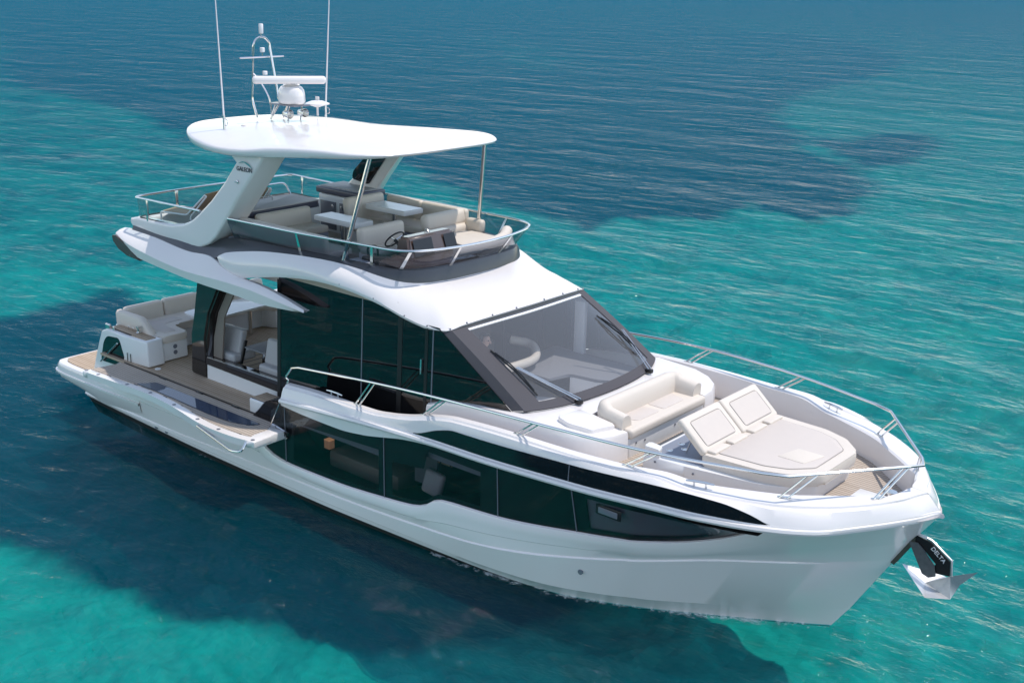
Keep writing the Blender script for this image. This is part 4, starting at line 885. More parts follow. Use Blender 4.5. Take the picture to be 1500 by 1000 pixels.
for sg in (-1, 1):
    c = Vector((14.43, sg*.535, 2.56)); an = math.atan2(2.74-2.38, 14.63-14.22)
    R_ = (0, an, 0)
    rc = cushion('backrest', 'cushion', pad, c, (.60, 1.05, .11), .045, R_)
    nn = Vector((sin(an), 0, cos(an))); pr_ = c+nn*.056
    bx('backrest_panel', 'pad', rc, pr_+Vector((.02*cos(an), 0, -.02*sin(an))), (.40, .78, .012), .005, 1, R_)
    hw_, hl = .395, .205; E_ = Euler(R_).to_matrix()
    loop = fillet([c+E_ @ Vector((a_, b_, .058)) for a_, b_ in ((-hl+.01, -hw_), (hl+.02, -hw_), (hl+.02, hw_), (-hl+.01, hw_))], .06, 4, True); tb('piping', 'piping', rc, loop+[loop[0]], .005, 6)
    for q in (.3, -.3): tb('gas_strut', 'steel', rc, [(14.25, sg*.535+q, 2.22), (14.36, sg*.535+q, 2.55)], .012, 6)
for xx, zz in ((14.0, 2.14), (14.6, 2.12), (15.2, 2.1)):
    for sg in (-1, 1):
        b = B(); lathe(b, [(.015, 0), (.015, .01)], (xx, sg*(interp([(13.78, 1.26), (14.5, 1.22), (15.3, 1.06)], xx)+.0), zz), 10, axis=(0, sg, 0)); finish(b, 'snap_fitting', 'midgrey', si)
bx('bow_hatch', 'sofawhite', Y, (16.62, 0, 1.975), (.42, .50, .02), .008)
b = B(); lathe(b, [(.07, 0), (.07, .03), (.045, .05), (.045, .12), (.075, .14), (.075, .16)], (16.9, .12, 1.97), 18); finish(b, 'windlass', 'steel', Y)
# ------------------------------------------------------------ flybridge
FZ = 3.67
def flyrail():
    front = [(5.15, -1.86, 4.40), (6.0, -1.84, 4.41), (7.0, -1.81, 4.42), (8.0, -1.72, 4.43), (8.7, -1.67, 4.44), (9.1, -1.62, 4.44), (9.38, -1.47, 4.44), (9.55, -1.2, 4.44), (9.66, -.8, 4.44), (9.72, -.4, 4.44), (9.74, 0, 4.44)]
    P = cr_path(front, 5); P = P+[Vector((p.x, -p.y, p.z)) for p in P[-2::-1]]; return P
P = flyrail(); flr = tb('flybridge_rail', 'steel', Y, P, .021, 10)
up_ = cr_path(UPP, 5)
def upat(q):
    return min(up_, key=lambda u: (u.x-q.x)**2+(abs(u.y)-abs(q.y))**2)
# glass windscreen panels between coaming and rail
nP = len(P); segs = [(0, 12), (12, 20), (20, 29), (29, 41), (41, 50), (50, 59), (59, 69), (69, 80), (80, 88), (88, nP-1)]
segs = [(0, 10), (10, 20), (20, 30), (30, 42), (42, 50), (50, 58), (58, 70), (70, 80), (80, 90), (90, nP-1)]
base = []
for i, p in enumerate(P):
    u = upat(Vector((p.x-.22 if p.x > 8.5 else p.x, abs(p.y)-.1 if p.x > 8.5 else abs(p.y), 0)) if False else Vector((p.x-(.30 if p.x > 9.3 else .12 if p.x > 8.6 else 0), max(0, abs(p.y)-.02), 0)))
    base.append(Vector((u.x-.01, (1 if p.y > 0 else -1)*(abs(u.y)-.02 if abs(p.y) > .02 else 0), u.z+.0)))
# smooth the base line
for _ in range(6):
    base = [base[0]]+[(base[i-1]+base[i]*2+base[i+1])/4 for i in range(1, len(base)-1)]+[base[-1]]
for a, c in segs:
    b = B(); grid(b, [[base[i]+Vector((0, 0, .005)) for i in range(a, c+1)], [P[i]-Vector((0, 0, .02)) for i in range(a, c+1)]]); finish(b, 'windscreen_panel', 'smokeglass', flr)
for i in (10, 20, 30, 42, 58, 70, 80, 90):
    d = (P[min(i+1, nP-1)]-P[i-1]).normalized(); q = base[i]; b = B(); up3 = (P[i]-q); w_ = d*.03; n_ = d.cross(up3).normalized()*.012
    V = [b.verts.new(v) for v in (q-w_-n_, q+w_-n_, q+w_+n_, q-w_+n_)]; V2 = [b.verts.new(v+up3) for v in (q-w_*.8-n_, q+w_*.8-n_, q+w_*.8+n_, q-w_*.8+n_)]
    b.faces.new(V[::-1]); b.faces.new(V2)
    for j in range(4): b.faces.new((V[j], V[(j+1) % 4], V2[(j+1) % 4], V2[j]))
    finish(b, 'stanchion', 'steel', flr)
# aft rail
A_ = fillet([(4.35, -1.84, 4.41), (2.42, -1.93, 4.41), (2.36, -1.80, 4.41)], .06, 3)+cr_path([(2.34, -1.6, 4.41), (2.30, -.8, 4.41), (2.28, 0, 4.41)], 3)
A_ = A_+[Vector((p.x, -p.y, p.z)) for p in A_[-2::-1]]
far = tb('aft_flybridge_rail', 'steel', Y, A_, .02, 10)
b = B(); grid(b, [[Vector((p.x+.02, p.y*.985, 4.03)) for p in A_], [Vector((p.x+.005, p.y*.995, 4.39)) for p in A_]]); finish(b, 'glass_panel', 'clearglass', far)
tb('glass_seal', 'rubber', far, [Vector((p.x+.03, p.y*.975, 4.02)) for p in A_], .016, 6)
for sg in (-1, 1):
    for (xx, yy) in ((2.75, 1.90), (2.33, .95)): bx('stanchion', 'steel', far, (xx, sg*yy, 4.2), (.05, .03, .42) if yy > 1.5 else (.03, .06, .42), .006)
bx('aft_coaming', 'gel', Y, (2.36, 0, 3.86), (.24, 3.70, .30), .07, 4)
# port side gate rail and stair hatch behind the arch
b = B(); tube(b, fillet([(2.7, .15, 3.70), (2.7, .15, 4.25), (3.75, .6, 4.25), (3.85, .65, 3.70)], .08, 4), .017, 8); tube(b, [(3.0, .28, 3.7), (3.0, .28, 4.25)], .014, 6); tube(b, [(3.4, .45, 3.7), (3.4, .45, 4.25)], .014, 6)
bmesh.ops.remove_doubles(b, verts=b.verts, dist=1e-6); finish(b, 'stair_rail', 'steel', Y)
tb('gate_rail', 'steel', Y, fillet([(2.55, .95, 3.7), (2.55, .95, 4.3), (2.55, 1.6, 4.3), (2.75, 1.75, 3.75)], .12, 5), .017, 8)
pr('stair_hatch', 'mat_grey', Y, fan2([(2.55, .9), (4.0, .9), (4.25, 1.2), (4.25, 1.72), (2.55, 1.72)], .1), 3.68, 4.05, .03)
# wet bar under the port arch, galley block aft of the starboard settee
wb_ = bx('wet_bar', 'sofawhite', Y, (4.95, 1.28, 4.03), (1.15, .66, .76), .03)
bx('bar_top', 'navytop', wb_, (4.97, 1.27, 4.49), (1.24, .74, .13), .035, 3)
bx('bar_lid', 'greyvinyl', wb_, (4.97, 1.28, 4.56), (1.12, .62, .02), .008)
for q in (-.28, .28):
    d_ = bx('fridge_door', 'midgrey', wb_, (4.95+q, .944, 4.0), (.46, .012, .56), .03); b = B(); lathe(b, [(.035, 0), (.035, .012), (.018, .018)], (4.95+q*.45, .935, 4.2), 14, axis=(0, -1, 0)); finish(b, 'lock_knob', 'steel', d_)
    bx('fridge_door', 'midgrey', wb_, (4.368, 1.28+q*.55, 4.0), (.012, .27, .56), .006)
ck = bx('aft_console', 'sofawhite', Y, (4.66, -.45, 3.98), (.72, 1.75, .62), .03)
pr('console_top', 'greyvinyl', ck, fan2([(4.26, -1.42), (5.06, -1.42), (5.04, .40), (4.24, .40)], .03), 4.41, 4.43, .006)
pr('console_band', 'navytop', ck, fan2([(4.28, -1.40), (5.05, -1.40), (5.03, .39), (4.26, .39)], .03), 4.29, 4.412, .01)
tb('grab_rail', 'steel', ck, fillet([(4.5, -1.2, 4.43), (4.5, -1.2, 4.52), (4.5, -.3, 4.52), (4.5, -.3, 4.43)], .05, 3), .012, 6)
# starboard and port settees
st = bx('starboard_settee', 'navyside', Y, (6.2, -1.36, 3.84), (2.5, .66, .34), .02)
cushion('seat_cushion', 'cream', st, (6.3, -1.28, 4.05), (2.4, .58, .13), .04)
cushion('back_cushion', 'cream', st, (6.28, -1.60, 4.23), (2.5, .15, .34), .06)
cushion('aft_backrest', 'cream', st, (5.22, -.62, 4.17), (.17, 1.25, .44), .07, (0, -.12, 0))
cushion('seat_cushion', 'cream', st, (5.52, -.55, 4.03), (.50, 1.1, .13), .04)
bx('locker', 'navyside', st, (5.5, -.55, 3.83), (.5, 1.1, .30), .02)
ps = bx('port_settee', 'navyside', Y, (6.75, 1.38, 3.84), (2.3, .62, .34), .02)
cushion('seat_cushion', 'cream', ps, (6.7, 1.30, 4.04), (2.1, .60, .14), .04)
cushion('back_cushion', 'cream', ps, (6.15, 1.62, 4.26), (.95, .15, .42), .06)
cushion('back_cushion', 'cream', ps, (7.20, 1.62, 4.26), (1.15, .15, .42), .06)
cushion('aft_backrest', 'cream', ps, (5.68, .98, 4.27), (.16, 1.0, .52), .07, (0, -.15, 0))
cushion('seat_cushion', 'cream', ps, (5.95, .75, 4.02), (.5, .65, .14), .04)
bx('locker', 'sofawhite', ps, (5.95, .78, 3.82), (.5, .6, .30), .02)
def flytable(x, y, z, lx, ly, rz=0):
    t_ = cushion('flybridge_table', 'tabletop', Y, (x, y, z), (lx, ly, .085), .012, (0, 0, rz), 2)
    bx('table_leaf', 'tabletop', t_, (x, y, z+.047), (lx*.985, ly*.97, .012), .004, 1, (0, 0, rz)); tb('pedestal', 'steel', t_, [(x, y, FZ), (x, y, z-.04)], .05, 12); bx('support', 'steel', t_, (x, y, z-.06), (.42, .22, .03), .005)
flytable(6.36, -.18, 4.30, 1.12, .44); flytable(6.42, 1.05, 4.36, 1.05, .50)
# helm seats and forward lounge
hs = bx('helm_seat', 'sofawhite', Y, (7.78, -.42, 3.86), (.45, 1.0, .36), .03)
cushion('seat_cushion', 'cream', hs, (7.84, -.42, 4.08), (.50, 1.04, .14), .05); cushion('seat_back', 'cream', hs, (7.60, -.42, 4.26), (.17, 1.06, .40), .075, (0, -.10, 0))
cs = bx('companion_seat', 'sofawhite', Y, (7.72, 1.12, 3.86), (.45, 1.0, .36), .03)
cushion('seat_back', 'cream', cs, (7.66, 1.12, 4.33), (.20, 1.14, .30), .09, (0, -.12, 0)); cushion('seat_back', 'cream', cs, (7.76, 1.12, 4.12), (.20, 1.12, .22), .08)
cushion('side_bolster', 'cream', cs, (8.0, 1.60, 4.20), (.42, .16, .26), .07)
fl = pr('forward_lounge', 'sofawhite', Y, fan2([(7.85, .45), (9.22, .45), (9.12, 1.30), (8.9, 1.50), (7.85, 1.56)], .06), FZ, 4.0, .03)
pr('lounge_cushion', 'cushion', fl, fan2([(7.90, .50), (9.15, .50), (9.06, 1.26), (8.85, 1.45), (7.90, 1.50)], .08), 4.0, 4.12, .04, 4)
b = B(); tube(b, cr_path([(9.10, -.1, 4.16), (9.16, .5, 4.18), (9.12, 1.05, 4.22), (8.95, 1.38, 4.28)], 5), .10, 12); finish(b, 'lounge_bolster', 'cushion', fl, smooth=60)
# helm console
hc = pr('helm_console', 'brown', Y, fan2([(8.42, -1.30), (9.05, -1.30), (9.16, -.8), (9.18, .42), (8.36, .42), (8.30, -.3)], .08), FZ, lambda x, y: 4.12-.10*(x-8.3), .05, 3)
b = B(); O_ = [(8.30, -.78, 4.10), (8.30, .38, 4.10), (8.34, .36, 4.40), (8.34, -.74, 4.40)]; O2 = [(8.72, -.82, 4.06), (8.72, .40, 4.06), (8.58, .34, 4.42), (8.58, -.74, 4.42)]
va = [b.verts.new(p) for p in O_]; vb = [b.verts.new(p) for p in O2]; b.faces.new(va); b.faces.new(vb[::-1])
for i in range(4): b.faces.new((va[i], va[(i+1) % 4], vb[(i+1) % 4], vb[i]))
bmesh.ops.recalc_face_normals(b, faces=b.faces); bmesh.ops.bevel(b, geom=b.edges[:], offset=.035, segments=3, affect='EDGES')
pod = finish(b, 'instrument_pod', 'brown', hc)
for (ya, yb) in ((-.70, -.24), (.06, .34)):
    b = B(); V = [b.verts.new(v) for v in ((8.735-.02, ya, 4.10), (8.735-.02, yb, 4.10), (8.62, yb*.97, 4.37), (8.62, ya*.97, 4.37))]; b.faces.new(V); bmesh.ops.translate(b, verts=b.verts, vec=(.012, 0, 0)); finish(b, 'pod_recess', 'screen', pod)
b = B(); lathe(b, [(.05, 0), (.05, .03), (.03, .05), (.0001, .055)], (8.46, -.16, 4.41), 16); finish(b, 'compass', 'steel', pod)
def torus(name, m, c, R_, r_, nrm, parent, n=28):
    q = Vector(nrm).to_track_quat('Z', 'Y').to_matrix(); b = B(); tube(b, [Vector(c)+q @ Vector((R_*cos(2*pi*i/n), R_*sin(2*pi*i/n), 0)) for i in range(n)], r_, 8, closed=True); return finish(b, name, m, parent), q
w, q = torus('steering_wheel', 'black', (8.12, -.60, 4.30), .185, .015, (-.75, 0, .66), hc)
for k_ in range(3):
    a_ = 2*pi*k_/3+.5; tb('spoke', 'steel', w, [Vector((8.12, -.60, 4.30))+q @ Vector((.175*cos(a_), .175*sin(a_), 0)), Vector((8.14, -.60, 4.285))], .011, 6)
tb('wheel_hub', 'black', w, [(8.13, -.60, 4.29), (8.30, -.60, 4.17)], .03, 10)
bx('throttle_console', 'black', hc, (8.25, -1.12, 4.06), (.45, .34, .10), .03)
tb('throttle_lever', 'black', hc, fillet([(8.12, -1.20, 4.08), (8.08, -1.20, 4.26), (8.20, -1.08, 4.28), (8.22, -1.08, 4.08)], .07, 4), .018, 8)
bx('side_box', 'sofawhite', Y, (8.1, -1.38, 3.86), (.5, .36, .38), .04, 3)
# bedding of inner coaming (white liner)
# ------------------------------------------------------------ loose chairs on the aft flybridge
def deckchair(label, loc, rz):
    root = thing('deck_chair', label, 'deck chair', (0, 0, 0), 'folding deck chairs on the aft flybridge')
    fr_ = None
    for k_, y in enumerate((-.30, .30)):
        fr_ = tb('side_frame', 'whitetrim', root, fillet([(.52, y, .0), (.55, y, .42), (-.05, y, .40), (-.48, y, .82), (-.52, y, .80), (-.12, y, .36), (-.30, y, .0)], .05, 3), .018, 8)
    def slat(a, c, nm, n):
        a, c = Vector(a), Vector(c); u_ = (c-a); th_ = math.atan2(-u_.z, u_.x)
        b = B(); box(b, (a+c)/2, (u_.length, .54, .022), .006, 1, (0, th_, 0)); return finish(b, nm, 'loungewood', root)
    slat((-.05, 0, .41), (.52, 0, .43), 'seat', 6); slat((-.47, 0, .83), (-.08, 0, .44), 'backrest', 6)
    for x_, z_ in ((.50, .1), (-.26, .08)): tb('cross_bar', 'whitetrim', root, [(x_, -.3, z_), (x_, .3, z_)], .015, 8)
    root.location = loc; root.rotation_euler = (0, 0, rz); return root
deckchair('teak and white deck chair behind the near corner of the aft flybridge rail', (2.95, -1.0, FZ), rad(200))
deckchair('teak and white deck chair half hidden behind the radar arch leg', (3.2, .05, FZ), rad(172))
# ------------------------------------------------------------ mast, radar, antennas on the hardtop
ma = tb('mast', 'steel', Y, fillet([(4.02, -.20, 5.93), (3.90, -.21, 6.25), (3.96, -.18, 7.22)], .12, 5)+[Vector((3.98, .185*math.cos(a_), 7.24+.17*math.sin(a_))) for a_ in lin(pi*.92, pi*.08, 9)]+fillet([(3.99, .18, 7.22), (4.18, .20, 6.25), (4.30, .19, 6.21)], .12, 5), .022, 10)
tb('mast_brace', 'steel', ma, cr_path([(3.93, -.19, 6.75), (4.10, -.16, 6.60), (4.30, -.12, 6.30), (4.34, -.1, 5.94)], 4), .016, 8)
tb('mast_foot', 'steel', ma, [(4.28, .19, 6.21), (4.40, .17, 6.2)], .016, 8)
def drum(name, c, r_, h_, m='whitetrim', par=ma):
    b = B(); lathe(b, [(r_*.8, 0), (r_, h_*.08), (r_, h_*.9), (r_*.85, h_)], c, 16); return finish(b, name, m, par)
drum('masthead_light', (3.98, 0, 7.47), .042, .18); tb('light_stem', 'steel', ma, [(3.98, 0, 7.40), (3.98, 0, 7.5)], .014, 8)
tb('crossbar', 'steel', ma, [(3.97, -.52, 7.04), (3.97, .52, 7.04)], .017, 8)
drum('navigation_light', (3.97, .02, 7.13), .045, .085); tb('light_stem', 'steel', ma, [(3.97, .02, 7.05), (3.97, .02, 7.14)], .01, 8); drum('anchor_light', (4.05, 0, 6.72), .045, .07)
rd = bx('radar_platform', 'midgrey', Y, (4.68, .05, 6.225), (.72, .40, .025), .01)
for (a_, c_) in (((4.45, -.1, 6.21), (4.30, -.1, 5.93)), ((4.45, .2, 6.21), (4.30, .2, 5.93)), ((4.48, -.05, 6.20), (4.20, .0, 5.94)), ((4.85, -.1, 6.21), (4.80, -.1, 5.93)), ((4.85, .2, 6.21), (4.80, .2, 5.93))): tb('platform_leg', 'steel', rd, [a_, c_], .016, 8)
b = B()
rs = [Vector((.30*cos(2*pi*j/28)*(1 if True else 1), .20*sin(2*pi*j/28), 0)) for j in range(28)]
def ell(s, z): return [Vector((4.77+p.x*s, .03+p.y*s*1.05, z)) for p in rs]
rows = [ell(.6, 6.235), ell(.92, 6.25), ell(1, 6.30), ell(.99, 6.42), ell(.93, 6.50), ell(.78, 6.555), ell(.4, 6.585), ell(.12, 6.59)]
V = grid(b, rows, closeu=True); capf(b, V[0]); capf(b, V[-1]); gb = finish(b, 'radar_gearbox', 'gel', rd, smooth=60)
b = B(); lathe(b, [(.16, 0), (.13, .03), (.10, .07)], (4.77, .03, 6.585), 18); finish(b, 'radar_collar', 'gel', gb)
b = B(); box(b, (4.88, -.10, 6.69), (1.34, .13, .145), .06, 4, (0, 0, rad(54))); finish(b, 'radar_bar', 'gel', gb)
for y_ in (-.14, .22):
    b = B(); lathe(b, [(.03, 0), (.05, .02), (.085, .20), (.08, .21), (.04, .10)], (4.72, y_, 6.07), 16, axis=(1, 0, 0)); finish(b, 'searchlight' if y_ < 0 else 'horn', 'steel', rd)
b = B(); lathe(b, [(.02, 0), (.02, .16), (.08, .18), (.235, .225), (.235, .24), (.12, .285), (.0001, .30)], (4.42, .95, 5.92), 24); tvd = finish(b, 'satellite_dome', 'gel', Y, smooth=50)
bx('dome_fin', 'gel', tvd, (4.42, .95, 6.24), (.10, .02, .10), .008)
for sg, x_ in ((-1, 4.50), (1, 4.24)):
    ant = tb('whip_antenna', 'whitetrim', Y, [(x_, sg*1.32, 6.08), (x_+(-.10 if sg < 0 else .22), sg*1.32, 8.7)], [.016, .007], 8)
    tb('antenna_mount', 'steel', ant, [(x_, sg*1.32, 5.82), (x_, sg*1.32, 6.1)], .024, 8); tb('mount_handle', 'steel', ant, fillet([(x_, sg*1.32, 6.05), (x_+.1, sg*1.32, 6.03), (x_+.1, sg*1.32, 5.93), (x_, sg*1.32, 5.92)], .03, 3), .008, 6)
b = B(); lathe(b, [(.06, 0), (.06, .012), (.03, .03)], (4.6, -.95, 5.90), 16); finish(b, 'speaker_dome', 'gel', Y)
# lettering on the arch leg and crest over it
def text(body, name, m, parent, loc, size, xdir, ydir, extr=.003, bold=.0, shear=0, spc=1):
    cu = bpy.data.curves.new(name, 'FONT'); cu.body = body; cu.size = size; cu.extrude = extr; cu.align_x = 'CENTER'; cu.offset = bold; cu.shear = shear; cu.space_character = spc
    o = bpy.data.objects.new(name+'_tmp', cu); COL.objects.link(o); dg = bpy.context.evaluated_depsgraph_get(); me = bpy.data.meshes.new_from_object(o.evaluated_get(dg))
    bpy.data.objects.remove(o); x_, y_ = Vector(xdir).normalized(), Vector(ydir).normalized(); z_ = x_.cross(y_)
    me.transform(Matrix(((x_.x, y_.x, z_.x, loc[0]), (x_.y, y_.y, z_.y, loc[1]), (x_.z, y_.z, z_.z, loc[2]), (0, 0, 0, 1))))
    me.materials.clear(); me.materials.append(M[m]); o = bpy.data.objects.new(name, me); COL.objects.link(o); o.parent = parent; return o
al = AR[-1]
text('GALEON', 'lettering', 'letter', al, (5.74, -1.866, 5.30), .108, (1, -.0, .0), (0, .05, 1), .003, .0006)
b = B(); cv = cr_path([(5.60, -1.87, 5.44), (5.74, -1.87, 5.475), (5.88, -1.87, 5.44), (5.98, -1.872, 5.37)], 5); lo_ = cr_path([(5.60, -1.87, 5.432), (5.74, -1.87, 5.455), (5.86, -1.87, 5.415), (5.98, -1.872, 5.365)], 5)
grid(b, [cv, lo_]); solid(b, .004); finish(b, 'crest', 'steel', al)
# ------------------------------------------------------------ cockpit furniture
so_ = pr('cockpit_sofa', 'sofawhite', Y, [(1.62, -1.92), (2.95, -1.92), (2.95, -1.34), (2.45, -1.30), (2.34, -1.2), (2.34, 1.0), (2.7, 1.1), (2.7, 1.7), (1.62, 1.7)], 1.2, 1.58, .03, 3)
seatp = [(1.66, -1.92), (2.98, -1.92), (2.98, -1.32), (2.48, -1.27), (2.38, -1.18), (2.38, 1.0), (2.72, 1.08), (2.72, 1.7), (1.66, 1.7)]
pr('seat_cushion', 'cushion', so_, fan2(seatp, .08, 4), 1.575, 1.72, .045, 4)
pr('seat_panel', 'pad', so_, fan2([(1.9, -1.72), (2.78, -1.72), (2.78, -1.46), (2.3, -1.4), (2.2, -1.25), (2.2, -.9), (1.9, -.9)], .05, 3), 1.715, 1.727, .004)
for (ya, yb) in ((-1.85, -.98), (-.96, -.12), (-.10, .74), (.76, 1.6)):
    cushion('back_cushion', 'cushion', so_, (1.60, (ya+yb)/2, 1.84), (.20, yb-ya, .40), .07, (0, -.15, 0))
b = B(); rows = []
for i, x_ in enumerate(lin(1.52, 2.86, 9)):
    h_ = 2.0-.0*i if i < 6 else 2.0-.11*(i-5)**1.25; rows.append([Vector((x_, -1.99, 1.66)), Vector((x_, -2.0, h_-.06)), Vector((x_, -1.96, h_)), Vector((x_, -1.88, h_)), Vector((x_, -1.83, h_-.06)), Vector((x_, -1.80, 1.66))])
V = grid(b, rows); capf(b, V[0]); capf(b, V[-1]); finish(b, 'side_cushion', 'cushion', so_, smooth=60)
for zz in (1.35, 1.47):
    b = B(); lathe(b, [(.045, 0), (.045, .008), (.03, .01)], (2.953, -1.62, zz), 14, axis=(1, 0, 0)); finish(b, 'speaker_grille', 'midgrey', so_)
    b = B(); lathe(b, [(.045, 0), (.045, .008), (.03, .01)], (2.45, 1.095, zz), 14, axis=(0, -1, 0)); finish(b, 'speaker_grille', 'midgrey', so_)
ct = pr('cockpit_table', 'tabletop', Y, fan2([(2.28, -.95), (2.95, -1.0), (3.1, -.6), (3.05, .75), (2.4, .8), (2.2, -.2)], .12, 4), 1.86, 1.90, .012)
for yy in (-.4, .45): tb('pedestal', 'steel', ct, [(2.65, yy, 1.2), (2.65, yy, 1.86)], .045, 12)
b = B(); lathe(b, [(.06, 0), (.06, .012), (.02, .016)], (3.2, -2.2, 1.19), 16); finish(b, 'deck_filler', 'sofawhite', Y)
for (x_, y_) in ((3.85, -2.05), (5.2, -2.15)): pass
# salon seats by the open window
def salonchair(x, y, label, rz=0):
    root = thing('armchair', label, 'armchair', (0, 0, 0), 'armchairs by the open salon window')
    bx('seat', 'greyvinyl', root, (0, 0, .42), (.62, .52, .17), .05, 4); bx('backrest', 'greyvinyl', root, (-.02, .0, .70), (.60, .15, .48), .05, 4, (-.22, 0, 0))
    tb('leg', 'steel', root, [(0, .05, .0), (0, .05, .36)], .04, 10); bx('foot', 'steel', root, (0, .05, .012), (.35, .3, .02), .006)
    bx('arm_bracket', 'black', root, (.32, -.04, .52), (.03, .07, .46), .008, 1, (-.3, 0, 0)); root.location = (x, y, 1.24); root.rotation_euler = (0, 0, rz); return root
salonchair(4.62, -1.42, 'pale grey armchair inside the open side window, nearer the dark pillar')
salonchair(5.95, -1.42, 'pale grey armchair inside the open side window, nearer the black side glass')
tt = thing('side_table', 'dark folding table between the two pale armchairs in the open window', 'table', (5.28, -1.2, 1.24))
bx('table_top', 'dash', tt, (5.28, -1.15, 1.86), (.62, .62, .03), .01); tb('leg', 'steel', tt, [(5.28, -1.35, 1.24), (5.4, -1.3, 1.84)], .05, 8)
# ------------------------------------------------------------ salon interior seen through the glass
bx('salon_bulkhead', 'warmwall', Y, (8.9, .3, 2.2), (.06, 1.4, 1.9), .01)
bx('galley_unit', 'warmwall', Y, (7.6, 1.2, 1.7), (2.0, .6, .9), .02)
sg_ = pr('dashboard', 'dash', Y, fan2([(10.05, .10), (9.95, 1.60), (11.9, 1.62), (12.16, .95), (11.62, .62), (11.1, .55), (11.0, .10)], .06), 2.26, 2.31, .012)
for (p0, p1, nm) in (((11.1, .55), (11.62, .62), 'white_panel'), ((11.62, .62), (12.16, .95), 'white_panel')):
    b = B(); grid(b, [[Vector((*p0, 1.9)), Vector((*p1, 1.9))], [Vector((*p0, 2.255)), Vector((*p1, 2.255))]]); solid(b, .02); finish(b, 'dash_front', 'whitetrim', sg_)
pr('dash_shelf', 'whitetrim', Y, [(10.6, -1.6), (11.75, -1.6), (12.1, -1.1), (12.25, -.3), (12.3, .4), (12.1, .9), (10.6, .1)], 1.86, 1.92, .01)
bx('window_post', 'whitetrim', Y, (10.5, 1.60, 2.75), (.22, .10, 1.0), .02)
b = B(); tube(b, cr_path([(10.35, -.75, 2.45), (10.55, -.2, 2.5), (10.5, .35, 2.5), (10.1, .75, 2.55), (9.75, .6, 2.6)], 5), .075, 10); finish(b, 'helm_bolster', 'cream', Y, smooth=60)
lh = bx('lower_helm_seat', 'midgrey', Y, (9.75, -.95, 1.95), (.5, .6, .5), .08, 3); cushion('seat_back', 'midgrey', lh, (9.50, -.95, 2.45), (.16, .58, .75), .07)
